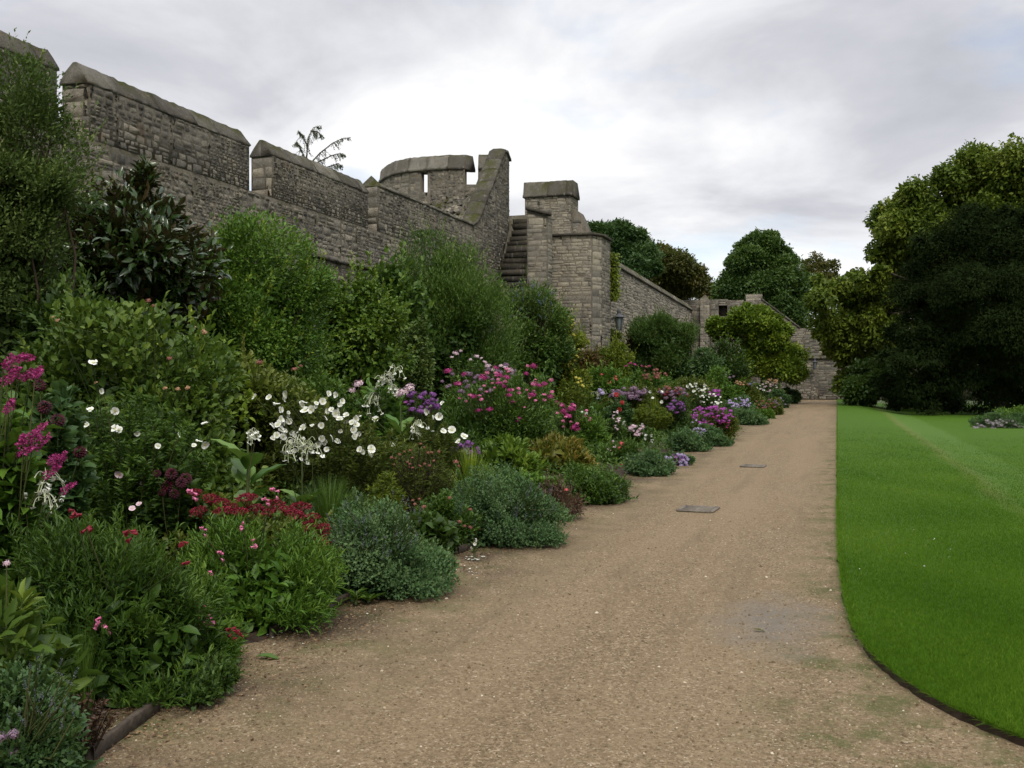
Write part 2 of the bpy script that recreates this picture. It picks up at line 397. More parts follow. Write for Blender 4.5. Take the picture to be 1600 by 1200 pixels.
def add_flowers(root, rng, kind, mat, pts, size, stems, foot, name=None):
    for p in pts:
        me = flower_mesh(kind, mat, rng)
        
        o = bpy.data.objects.new(name or dict(spike='flower_spike', trumpets='flower_cluster', cluster='flower_head', sedum='flower_head', sprig='flower_spike', bells='flower_spike').get(kind, 'flower'), me)
        sc.collection.objects.link(o); o.parent = root
        o.location = Vector(p - np.array(root['_o']))
        d = Vector(np.array(FACE[kind]) + rng.normal(size=3)*JIT[kind]*.6)
        q = d.to_track_quat('Z', 'Y') @ Matrix.Rotation(rng.uniform(0, 6.28), 3, 'Z').to_quaternion()
        o.rotation_euler = q.to_euler(); s = size*FSIZE.get(kind, 1.)*rng.uniform(.65, 1.2); o.scale = (s, s, s)
        if stems is not None:
            f = foot + (p - foot)*rng.uniform(.0, .12) + rng.normal(size=3)*.008
            m = (p + f)/2 + rng.normal(size=3)*.03
            stems.tube([f, m, p - np.array((0,0,size*.05))], [.005, .004, .003], 3, rng.uniform(0,1))

# ------------------------------------------------------------------ plants
SEED = [100]
def flower_points(rng, root, w_, d, spec):
    """spec: list of (px,py) seen points, or ('oval', cx, cy, rx, ry, n) on the plant's own depth range"""
    pts = []
    if spec[0] == 'oval':
        _, cx, cy, rx, ry, n = spec
        a = rng.uniform(0, 6.283, n); r = np.sqrt(rng.uniform(0, 1, n))
        L = list(zip(cx + rx*r*np.cos(a), cy + ry*r*np.sin(a)))
    else: L = spec
    for x, y in L: pts.append(wpt(x, y, d + w_*rng.uniform(-1.02, -.55)))
    return pts
def plant(name, label, cat, px, X, hw, top, form='dome', leaf='mid', n=3000, size=.05, ratio=.4, tmpl=T_LEAF, K=12, crf=.4, ns=20,
          fl=(), group=None, oa=.8, up=.3, rnd=.8, shoots=0, shoot_len=.25, low=0., dep=.9, stemmat='stem', lift=0., base=None, fill=.12, shoot_mat=None, slump=0., off=(.42,.92), warp=.34):
    SEED[0] += 1; rng = np.random.default_rng(SEED[0])
    if -7.3 < X < -3.3 and form == 'dome': hw *= 1.12; n = int(n*1.2)
    d = depth_at(px, X); b = wpt(px, 0, d); g = gz(X) if base is None else base
    h = EYE + (HOR - top)*d/F - g; w_ = hw*d/F
    loc = np.array((b[0], b[1], g)); root = thing(name, label, cat, loc, group)
    fo = MB(); st = MB(); R = np.array((w_, w_*dep, h))
    if form in ('dome', 'shrub'):
        if form == 'dome': c = loc + np.array((0,0,h*low)); RR = np.array((w_, w_*dep, h*(1-low)))
        else: c = loc + np.array((0,0,h*.48 + lift)); RR = np.array((w_, w_*dep, h*.54))
        P, out, tone = mass_points(rng, n, c, RR, K, crf, floor=g + .01, off=off, warp=warp)
        if slump: P[:,2] = g + (P[:,2]-g)*(1.08 - slump*np.clip(((P[:,0]-loc[0])/w_ + .5)/1.5, 0, 1)**1.1)
        P[:,2] = np.minimum(P[:,2], g + h*1.03)
        leaves_on(fo, rng, P, out, size, ratio, tmpl, np.clip(tone*.6 + rng.normal(.2,.16,len(P)), 0, 1), oa, up, rnd)
        nf = int(n*fill); D = rdir(rng, nf); D[:,2] = np.where(c[2]+D[:,2]*RR[2]*.6 < g, -D[:,2], D[:,2])
        Q = c + D*RR*rng.uniform(.3,.72,(nf,1))
        if slump: Q[:,2] = g + (Q[:,2]-g)*(1.0 - slump*np.clip(((Q[:,0]-loc[0])/w_ + .5)/1.5, 0, 1)**1.1)
        leaves_on(fo, rng, Q, D, size*2., max(ratio,.5), T_LEAF, rng.uniform(.1,.6,nf), .3, .3, 1.)
        idx = rng.choice(len(P), min(ns, len(P)), replace=False)
        branches(st, rng, loc, P[idx]*.85 + c*.15, .004 + .0045*h, .3, .12, 4)
        if not shoots: shoots, shoot_len = n//70, max(.07, .16*h)
        if shoots:
            i = rng.choice(len(P), shoots); S = P[i]; O = norm(out[i]*.6 + np.array((0,0,1.))*.7 + rdir(rng, shoots)*.35)
            Ls = shoot_len*rng.uniform(.5, 1.2, shoots); m = 12
            t = np.linspace(0, 1, m)
            PP = (S[:,None,:] + O[:,None,:]*(Ls[:,None]*t[None])[:,:,None]).reshape(-1,3)
            OO = np.repeat(O, m, 0)
            sh = MB() if shoot_mat else fo
            leaves_on(sh, rng, PP, OO, size*.9, ratio, tmpl, np.clip(np.repeat(rng.uniform(.3,1,shoots), m)+rng.normal(0,.1,shoots*m),0,1), .9, .2, .75)
            if shoot_mat: sh.build('young_shoots', M[shoot_mat], root)
            for s_, o_, l_ in zip(S[:60], O, Ls): st.tube([s_, s_+o_*l_*.5, s_+o_*l_], [.004,.003,.002], 3, .5)
    elif form == 'upright':
        per = max(6, n//ns)
        a = rng.uniform(0, 6.283, ns); r = np.sqrt(rng.uniform(0,1,ns))
        tip = loc + np.c_[w_*r*np.cos(a), w_*dep*r*np.sin(a), h*(1 - .38*r**2)*rng.uniform(.78,1.02,ns)]
        bs = loc + np.c_[.42*w_*r*np.cos(a), .42*w_*r*np.sin(a), 0*a]
        tn = rng.uniform(.1,.8,ns)
        for i in range(ns):
            mid = (bs[i]*.45 + tip[i]*.55) + np.array((0,0,h*.10)) + rng.normal(size=3)*.03*h
            t = np.linspace(0,1,5)[:,None]; pts = bs[i]*(1-t)**2 + 2*mid*t*(1-t) + tip[i]*t**2
            st.tube(pts, np.linspace(.005,.002,5)*(1+h*.4), 3, rng.uniform(0,1))
            t = rng.uniform(.12,1,per)[:,None]**.8; P = bs[i]*(1-t)**2 + 2*mid*t*(1-t) + tip[i]*t**2
            an = rng.uniform(0,6.283,per); out = norm(np.c_[np.cos(an), np.sin(an), .15+0*an])
            leaves_on(fo, rng, P, out, size, ratio, tmpl, np.clip(tn[i]*.6+rng.normal(.2,.15,per),0,1), oa, up, rnd*.6)
    elif form == 'blades':
        a = rng.uniform(0,6.283,n); sp = rng.uniform(0,1,n)
        P0 = loc + np.c_[w_*.35*sp*np.cos(a), w_*.35*sp*np.sin(a), 0*a]
        for k in range(4):      # arching blades as short chained pieces
            t0, t1 = k/4, (k+1)/4
            def at(t): return P0 + np.c_[np.cos(a)*w_*.9*(.25+.75*sp)*t**1.5, np.sin(a)*w_*.9*(.25+.75*sp)*t**1.5, h*(1.25*t - .42*t*t*(.4+1.3*sp))]
            A, B = at(t0), at(t1); V = B - A; sd = norm(np.cross(V, np.c_[np.cos(a), np.sin(a), 0*a] + rdir(rng,n)*.3))
            w0, w1 = size*(1-t0*.75), size*(1-t1*.75) if k < 3 else .0005
            Q = np.stack([A-sd*w0/2, A+sd*w0/2, B+sd*w1/2, B-sd*w1/2], 1).reshape(-1,3)
            fo.add(Q, [np.arange(4*n).reshape(-1,4)], np.repeat(rng.uniform(0,1,n),4))
    elif form == 'rosette':      # few large leaves
        a = np.arange(n)*2.4 + rng.uniform(-.3,.3,n); z = rng.uniform(0,1,n)**.8
        P = loc + np.c_[.1*w_*np.cos(a), .1*w_*np.sin(a), h*z*.8]
        ax = np.c_[np.cos(a), np.sin(a), .5 + .5*z]
        L = size*rng.uniform(.75,1.2,n)*(1.1-.5*z)
        scatter(fo, T_BIG, P, ax, np.c_[-.4*np.cos(a), -.4*np.sin(a), 1+0*a] + rdir(rng,n)*.2, L, L*ratio, rng.uniform(0,1,n))
        st.tube([loc, loc+np.array((.01,0,h*.5)), loc+np.array((0,.02,h))], [.014,.011,.006], 6, .6)
    if fo.n: fo.build('foliage', M[leaf], root)
    foot = loc + np.array((0,0,h*.25))
    for spec in fl:
        kind, mat, sz, where = spec
        add_flowers(root, rng, kind, mat, flower_points(rng, root, w_, d, where), sz*d/F, st, foot)
    if st.n: st.build('stems', M[stemmat], root)
    return root

# ------------------------------------------------------------------ ground materials
def gravel_mat():
    t = NT('gravel'); p = t.pos()
    v = t.n('ShaderNodeTexVoronoi'); t.set(v.inputs['Vector'], p); v.inputs['Scale'].default_value = 75
    sepc = t.n('ShaderNodeSeparateColor'); t.L.new(v.outputs['Color'], sepc.inputs[0])
    peb = t.ramp(sepc.outputs[0], (0,(.060,.041,.024)), (.3,(.150,.106,.059)), (.7,(.245,.183,.106)), (.93,(.335,.260,.160)), (1,(.52,.44,.32)))
    big = t.noise(p, .55, 5, .6); mid_ = t.noise(p, 5, 4, .6); fine = t.noise(p, 220, 2, .5)
    c = t.mix(t.mapr(big, .3, .72, .08, .5), peb, (.222,.160,.087))
    c = t.mix(t.mapr(mid_, .35, .7, 0, .40), c, (.16,.110,.062))
    c = t.mix(.55, c, t.mix(1., c, t.ramp(fine, (.3,(.5,.5,.5)), (.7,(1.4,1.4,1.4))), 'MULTIPLY'))
    sx = t.n('ShaderNodeSeparateXYZ'); t.L.new(p, sx.inputs[0])
    tm = t.n('ShaderNodeMapping'); t.L.new(p, tm.inputs[0]); tm.inputs['Scale'].default_value = (1.5, .10, 1)     # trodden lines along the path
    c = t.mix(t.mapr(t.noise(tm.outputs[0], 1.3, 4, .6), .42, .66, 0, .5), c, (.250,.186,.108))
    c = t.mix(t.mapr(t.noise(tm.outputs[0], 2.1, 5, .6), .54, .70, 0, .4), c, (.115,.083,.050))
    # moss and algae in a thin band along both edges
    el = t.mth('SUBTRACT', 1., t.mapr(sx.outputs[0], -3.1, -2.0)); er = t.mapr(sx.outputs[0], -.50, -.05)
    mossn = t.mapr(t.noise(p, 2.6, 6, .7), .46, .62)
    c = t.mix(t.mth('MULTIPLY', t.mth('MULTIPLY', mossn, t.mth('MAXIMUM', el, er)), .85), c, (.070,.080,.022))
    dk = t.mth('MULTIPLY', t.mapr(t.noise(p, 1.4, 5, .6), .4, .65), el)
    c = t.mix(t.mth('MULTIPLY', dk, .85), c, (.055,.038,.024))
    # damp silty hollow
    dm = t.n('ShaderNodeVectorMath', operation='DISTANCE')
    mp = t.n('ShaderNodeMapping'); t.L.new(p, mp.inputs[0]); mp.inputs['Location'].default_value = (.40*1.6, -6.95*.75, 0); mp.inputs['Scale'].default_value = (1.6, .75, 1)
    t.L.new(mp.outputs[0], dm.inputs[0]); dm.inputs[1].default_value = (0,0,0)
    dd = t.mth('ADD', dm.outputs['Value'], t.mth('MULTIPLY', t.mth('SUBTRACT', t.noise(p, 3.2, 5, .65), .5), 1.0))
    damp = t.mapr(dd, .80, .10)
    c = t.mix(t.mth('MULTIPLY', damp, .8), c, t.mix(t.noise(p, 9, 5, .7), (.095,.082,.064), (.20,.178,.145)))
    bh = t.mth('ADD', t.mth('MULTIPLY', v.outputs['Distance'], -.9), t.mth('MULTIPLY', fine, .5))
    b = t.bump(bh, .75, .012)
    return t.done(t.bsdf(c, t.mth('SUBTRACT', .92, t.mth('MULTIPLY', damp, .28)), .2, b))
def lawn_mat():
    t = NT('lawn'); p = t.pos(); sx = t.n('ShaderNodeSeparateXYZ'); t.L.new(p, sx.inputs[0])
    a = t.noise(p, 140, 3, .7); b = t.noise(p, 1.1, 5, .6); f = t.noise(p, 26, 4, .65)
    c = t.ramp(a, (.25,(.034,.086,.004)), (.5,(.062,.142,.007)), (.8,(.110,.208,.015)))
    c = t.mix(t.mapr(b, .35, .68, 0, .55), c, (.080,.150,.013)); c = t.mix(t.mapr(f, .40, .7, 0, .42), c, (.036,.088,.007))
    wob = t.mth('ADD', sx.outputs[0], t.mth('MULTIPLY', t.mth('SUBTRACT', t.noise(p, .35, 3, .5), .5), .5))
    worn = t.mth('MULTIPLY', t.mapr(wob, 2.02, 2.22), t.mapr(wob, 2.62, 2.38))        # worn crest of the little bank
    c = t.mix(t.mth('MULTIPLY', worn, t.mapr(t.noise(p, 1.2, 5, .6), .3, .65, .10, .55)), c, (.20,.185,.065))
    strip = t.mth('MULTIPLY', t.mapr(wob, 2.2, 2.5), t.mapr(wob, 3.75, 3.5))           # mown the other way
    c = t.mix(t.mth('MULTIPLY', strip, .42), c, (.115,.205,.045))
    return t.done(t.bsdf(c, .75, .12, t.bump(t.mth('ADD', a, f), .9, .03)))
def simple_mat(name, a, b, scale, rough=.9, bump=.5, dist=.02, spec=.15):
    t = NT(name); p = t.pos(); n = t.noise(p, scale, 6, .65)
    return t.done(t.bsdf(t.ramp(n, (.3, a), (.7, b)), rough, spec, t.bump(n, bump, dist)))
M['gravel'] = gravel_mat(); M['lawn'] = lawn_mat()
M['soil'] = simple_mat('soil', (.022,.015,.010), (.060,.042,.028), 14)
M['field'] = simple_mat('field', (.04,.06,.02), (.07,.09,.03), .8)
M['timber'] = simple_mat('timber', (.040,.031,.023), (.105,.085,.064), 22)
M['iron'] = simple_mat('iron', (.030,.033,.038), (.065,.068,.075), 30, .5, .2, .005, .4)
M['grate'] = simple_mat('grate', (.10,.085,.064), (.20,.17,.13), 25, .7, .4, .005, .3)
def glass_mat():
    t = NT('lamp_glass'); return t.done(t.bsdf((.16,.185,.20), .12, .5))
M['glass'] = glass_mat()
def pebble_mat():
    t = NT('pebble'); return t.done(t.bsdf(t.ramp(t.var(), (0,(.080,.057,.030)), (.4,(.155,.111,.062)), (.8,(.262,.197,.115)), (.93,(.35,.275,.175)), (1,(.52,.45,.34))), .85, .2))
M['pebble'] = pebble_mat()
M['litter'] = leaf_mat('dead_leaf', (.06,.03,.018), (.13,.075,.04), (.26,.17,.09), .8, 0, .1)
M['blade'] = leaf_mat('grass_blade', (.042,.112,.005), (.088,.198,.010), (.190,.300,.032), .6, .42, .05)

# ------------------------------------------------------------------ ground, path, lawn, bed
rng = np.random.default_rng(7)
mb = MB(); s_ = 1500
mb.add([[-s_,-s_,-.6],[s_,-s_,-.6],[s_,s_,-.6],[-s_,s_,-.6]], [np.array([[0,1,2,3]])]); struct('ground', mb, M['field'])
def lawn_z(X):
    t = np.clip((np.asarray(X, float) - .9) / 2.9, 0, 1); return .05 - .33 * t*t*(3-2*t)
EDGE = [(.0,81.6),(.0,30),(-.005,20),(.0,14),(.01,10),(.03,8.4),(.055,7.5),(.09,6.8),(.17,6.2),(.30,5.75),(.45,5.38),(.62,5.08),(.82,4.84),(1.1,4.62),(1.5,4.45),(2.2,4.32),(3.2,4.25),(6,4.2),(14,4.2),(40,4.2)]
def edge_curve(step=.06):
    P = []
    for (x0,y0),(x1,y1) in zip(EDGE[:-1], EDGE[1:]):
        L = math.hypot(x1-x0, y1-y0); k = max(1, int(L/ (step if y0 < 16 and x0 < 3 else .4)))
        for i in range(k): P.append((x0+(x1-x0)*i/k, y0+(y1-y0)*i/k))
    P.append(EDGE[-1]); P = np.array(P)
    for _ in range(6): P[1:-1] = .25*P[:-2] + .5*P[1:-1] + .25*P[2:]
    return P
EC = edge_curve()
EJ = EC + rng.normal(size=EC.shape)*.006 + np.c_[np.sin(EC[:,1]*3.1)+np.sin(EC[:,1]*7.7+1), np.sin(EC[:,0]*6)]*.007
# the lawn: rows of points marched inward from the edge curve
tg = norm(np.gradient(EC, axis=0)); nr2 = np.c_[-tg[:,1], tg[:,0]]     # points into the lawn
offs = np.array([0,.05,.12,.25,.45,.7,1.,1.35,1.7,2.05,2.4,2.8,3.2,3.7,4.5,7,12,24,60])
def inward(o):
    x = EC[:,0] + nr2[:,0]*np.minimum(o, 1.2) + np.where(EC[:,1] > 4.9, max(o-1.2, 0), 0)
    y = EC[:,1] + nr2[:,1]*np.minimum(o, 1.2) + np.where(EC[:,1] <= 4.9, 0, 0)
    return x, y
# simple regular grid for the inside, the edge strip follows the curve
mb = MB(); n = len(EC)
rows = [np.c_[EJ, np.full(n, -.03)], np.c_[EJ + nr2*.012, lawn_z(EJ[:,0]) - .012 + rng.normal(size=n)*.004], np.c_[EC + nr2*.04, lawn_z(EC[:,0]+.04)], np.c_[EC + nr2*.12, lawn_z(EC[:,0]+.12)+.004]]
V = np.vstack(rows); q = [[r*n+i, (r+1)*n+i, (r+1)*n+i+1, r*n+i+1] for r in (1,2) for i in range(n-1)]
mb.add(V, [np.array(q)])
mb.add(V, [np.array([[i, n+i, n+i+1, i+1] for i in range(n-1)])], .5, 1)
xs = np.r_[np.linspace(.0, 6, 49), 8, 12, 20, 40]; ys = np.r_[np.linspace(4.0, 20, 65), np.linspace(21, 81.6, 60)]
from bisect import bisect
def edge_x(y):                                # the lawn's left edge at a given Y
    m = EC[:,0] < 2.5; return np.interp(y, EC[m,1][::-1], EC[m,0][::-1])
G = np.array([[x + (edge_x(y)+.10 if y > 4.45 else 0)*max(0, 1-x/3), y, 0] for y in ys for x in xs]); G[:,2] = lawn_z(G[:,0]) + .001
ok = []
nx = len(xs)
for j in range(len(ys)-1):
    for i in range(nx-1):
        q4 = [j*nx+i, j*nx+i+1, (j+1)*nx+i+1, (j+1)*nx+i]
        if ys[j] > 4.95 or all(G[k,1] > np.interp(G[k,0], EC[EC[:,1]<8,0], EC[EC[:,1]<8,1])+.06 for k in q4): ok.append(q4)
mb.add(G, [np.array(ok)])
struct('lawn', mb, [M['lawn'], M['soil']], smooth=True)
mb = MB(); P = [[-3.55,-14],[-3.55,82],[.35,82],[.35,6.8],[1.3,6.0],[1.3,-14]]
mb.add([[x, y, 0] for x, y in P], [np.arange(6)[::-1][None]])
xg = np.array([1.3,1.6,1.9,2.2,2.6,3,3.4,3.8,8,40]); zg = np.minimum(lawn_z(xg) - .03, 0); zg[0] = 0
mb.add(np.array([[x, y, z] for y in (-14, 4.7) for x, z in zip(xg, zg)]), [np.array([[i, i+1, i+11, i+10] for i in range(9)])])
struct('gravel_path', mb, M['gravel'])
mb = MB(); ys2 = np.r_[np.linspace(-6, 20, 130), np.linspace(21, 82, 60)]; xs2 = np.linspace(-11.3, -3.28, 40)
Gs = np.array([[x, y, gz(x) + .02*math.sin(x*5+y*3) + .015*rng.normal()] for y in ys2 for x in xs2]); m = len(xs2)
Gs[m-1::m, 2] = -.02
mb.add(Gs, [np.array([[j*m+i, j*m+i+1, (j+1)*m+i+1, (j+1)*m+i] for j in range(len(ys2)-1) for i in range(m-1)])])
struct('border_soil', mb, M['soil'], smooth=True)

# loose pebbles on the near path, litter at the border's edge, grass blades on the near lawn, specks
T_PEB = (np.array([[-.5,0,0],[0,-.5,0],[.5,0,0],[0,.5,0],[.1,.05,.42],[-.3,-.3,.22],[.3,-.28,.25]]), [tri([0,5,4],[5,1,6],[5,6,4],[6,2,4],[2,3,4],[3,0,4],[0,1,5],[1,2,6])])
def keep_path(x, y): return (x > -3.3) & ((x < edge_x(np.maximum(y, 4.5)) - .02) | ((y < 4.45) & (x < 3)) | ((y < 7.5) & (y < np.interp(x, EC[EC[:,1]<8,0], EC[EC[:,1]<8,1]) - .03)))
mb = MB(); n = 105000
d_ = 3.2 + 9.5*rng.uniform(0,1,n)**1.5; px_ = rng.uniform(0,1700,n); r_ = (px_-800)/F*d_
x = r_*CT - d_*ST; y = r_*ST + d_*CT; k = keep_path(x, y); x, y = x[k], y[k]; n = len(x)
a = rng.uniform(0,6.283,n); sz = rng.lognormal(math.log(.0090), .40, n)
scatter(mb, T_PEB, np.c_[x, y, -.001+0*x], np.c_[np.cos(a), np.sin(a), .12*rng.normal(size=n)], np.c_[.15*rng.normal(size=(n,2)), np.ones(n)], sz, sz*rng.uniform(.6,1,n), np.clip(rng.beta(2,2.6,n) + (rng.uniform(size=n) < .02)*.5, 0, 1))
struct('gravel_stones', mb, M['pebble'], 'stuff')
mb = MB(); n = 9000
y = 2.8 + 26*rng.uniform(0,1,n)**1.7; x = -3.35 + np.abs(rng.normal(size=n))*.34
a = rng.uniform(0,6.283,n); sz = rng.uniform(.008,.030,n)
scatter(mb, T_DIA, np.c_[x, y, .004+.006*rng.uniform(size=n)], np.c_[np.cos(a), np.sin(a), .2*rng.normal(size=n)], np.c_[.3*rng.normal(size=(n,2)), np.ones(n)], sz, sz*rng.uniform(.3,.7,n), rng.uniform(0,1,n))
n = 420; y = rng.uniform(5,60,n); x = edge_x(y) - .02 - np.abs(rng.normal(size=n))*.09; a = rng.uniform(0,6.283,n); sz = rng.uniform(.012,.035,n)
scatter(mb, T_DIA, np.c_[x, y, .006+0*x], np.c_[np.cos(a), np.sin(a), 0*a], np.c_[.3*rng.normal(size=(n,2)), np.ones(n)], sz, sz*.5, rng.uniform(0,.8,n))
struct('leaf_litter', mb, M['litter'], 'stuff')
mb = MB()
def petals(cx, cy, rx, ry, n, s0=.014):
    dd = F*EYE/(cy - HOR); c0 = wpt(cx, cy, dd)
    x = c0[0] + rx*rng.normal(size=n); y = c0[1] + ry*rng.normal(size=n); a = rng.uniform(0,6.283,n)
    z = np.where(x > edge_x(np.maximum(y,4.5)), lawn_z(x)+.022, .010)
    scatter(mb, T_DIA, np.c_[x, y, z], np.c_[np.cos(a), np.sin(a), .1+0*a], np.c_[.25*rng.normal(size=(n,2)), np.ones(n)], s0*rng.uniform(.6,1.4,n), s0*.8, rng.uniform(0,1,n))
petals(742, 875, .05, .06, 26, .03); petals(735, 895, .17, .15, 12, .02); petals(745, 855, .06, .05, 5, .04)
petals(500, 972, .22, .25, 13, .022); petals(190, 1120, .10, .22, 9, .03); petals(425, 1000, .12, .2, 7, .02)
for cx, cy, k in ((1430,837,6),(1390,800,4),(1340,926,2),(1440,865,3),(1500,902,2),(1380,752,3)): petals(cx, cy, .28, .35, k, .015)
struct('fallen_petals', mb, M['white'], 'stuff')
mb = MB(); n = 860000
d_ = 3.9 + 30*rng.uniform(0,1,n)**2.6; px_ = np.where(np.arange(n) < 500000, rng.uniform(1290,1720,n), 1700 + 1500*rng.uniform(0,1,n)**1.3); r_ = (px_-800)/F*d_
x = r_*CT - d_*ST; y = r_*ST + d_*CT
k = ((x < 2.3) | (x > 3.6) | (rng.uniform(size=n) < .8)) & (rng.uniform(size=n) < np.clip((34.5 - d_)/20, 0, 1)) & ((np.abs(x + .25*np.sin(y*.9) - 2.3) > .24) | (rng.uniform(size=n) < .65)) & (y > np.interp(x, EC[EC[:,1]<8,0], EC[EC[:,1]<8,1]) + .005) & (x > edge_x(np.maximum(y,4.5)) + .002); x, y = x[k], y[k]; n = len(x)
a = rng.uniform(0,6.283,n); H = rng.uniform(.012,.030,n); W2 = rng.uniform(.0012,.0024,n)*(1+y*.06); ln = rng.normal(size=(n,2))*.012
B = np.c_[x, y, lawn_z(x)-.002]; sd = np.c_[np.cos(a), np.sin(a), 0*a]*W2[:,None]; T = B + np.c_[ln, H]
mb.add(np.stack([B-sd, B+sd, T], 1).reshape(-1,3), [np.arange(3*n).reshape(-1,3)], np.repeat(np.clip(rng.normal(.42,.22,n) + .24*np.sin(x*2.1+1.3*np.sin(y*.8))*np.sin(y*1.3+.9*np.sin(x*1.7)),0,1),3))
i = rng.integers(0, len(EC)-1, 16000); i = i[EC[i,1] < 40]; m_ = len(i); f = rng.uniform(0,1,(m_,1))
e = EC[i]*(1-f) + EC[i+1]*f + nr2[i]*rng.uniform(.0,.03,(m_,1)); ln = -nr2[i]*rng.gamma(2., .012, (m_,1)) + rng.normal(size=(m_,2))*.014
z_ = lawn_z(e[:,0]) - .008; B = np.c_[e, z_]; T = B + np.c_[ln, rng.uniform(-.006,.030,m_)]; sd = np.c_[rng.normal(size=(m_,2)), np.zeros(m_)]; sd = norm(sd)*(.0016*(1+e[:,1:2]*.05))
mb.add(np.stack([B-sd, B+sd, T], 1).reshape(-1,3), [np.arange(3*m_).reshape(-1,3)], np.repeat(np.clip(rng.normal(.5,.25,m_),0,1),3))
struct('grass', mb, M['blade'], 'stuff')

# ------------------------------------------------------------------ masonry
def stone_mat(name, stops, lichen=.5, moss=1.):
    t = NT(name); p = t.pos(); v = t.var()
    big = t.noise(p, .55, 5, .62); med = t.noise(p, 5, 5, .7); fine = t.noise(p, 38, 5, .75); gr = t.noise(p, 140, 2, .6)
    f = t.mth('ADD', t.mth('ADD', v, t.mapr(big, .3, .7, -.17, .17)), t.mapr(fine, .3, .7, -.13, .13))
    c = t.ramp(f, *stops)
    c = t.mix(t.mapr(med, .48, .68, 0, .42), c, (.075,.066,.054))
    c = t.mix(t.mth('MULTIPLY', t.mapr(t.noise(p, 9, 6, .75), .60, .68), lichen), c, (.33,.315,.27))
    sm = t.n('ShaderNodeMapping'); t.L.new(p, sm.inputs[0]); sm.inputs['Scale'].default_value = (2.6, 2.6, .22)     # rain streaks
    c = t.mix(t.mapr(t.noise(sm.outputs[0], 1.6, 5, .65), .52, .68, 0, .38), c, (.10,.092,.076))
    c = t.mix(t.mth('MULTIPLY', t.mapr(t.noise(sm.outputs[0], 2.3, 6, .7), .58, .68), .5*lichen), c, (.40,.385,.34))
    c = t.mix(t.mth('MULTIPLY', t.mapr(t.noise(p, 2.2, 4, .7), .58, .66), .28), c, (.19,.115,.05))
    g = t.n('ShaderNodeNewGeometry'); s = t.n('ShaderNodeSeparateXYZ'); t.L.new(g.outputs['Normal'], s.inputs[0])
    up = t.mapr(s.outputs[2], .35, .8); mo = t.mth('MULTIPLY', up, t.mapr(t.noise(p, 2.0, 6, .7), .44, .60))
    mcol = t.ramp(fine, (.3,(.035,.040,.010)), (.7,(.105,.105,.028)))
    c = t.mix(t.mth('MULTIPLY', mo, moss), c, mcol)
    return t.done(t.bsdf(c, .92, .12, t.bump(t.mth('ADD', t.mth('ADD', fine, med), t.mth('MULTIPLY', gr, .5)), 1., .05)))
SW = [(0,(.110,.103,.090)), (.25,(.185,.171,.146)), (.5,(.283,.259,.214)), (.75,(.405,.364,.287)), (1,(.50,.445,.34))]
M['stone'] = stone_mat('old_rubble_stone', SW)
M['mortar'] = stone_mat('old_mortar', [(0,(.08,.072,.060)), (.5,(.185,.165,.130)), (1,(.30,.262,.20))], .2, .6)
M['coping'] = stone_mat('coping_stone', [(0,(.06,.054,.045)), (.35,(.12,.108,.088)), (.65,(.20,.185,.15)), (1,(.36,.335,.275))], 1., 1.)
ST3 = [M['stone'], M['mortar'], M['coping']]

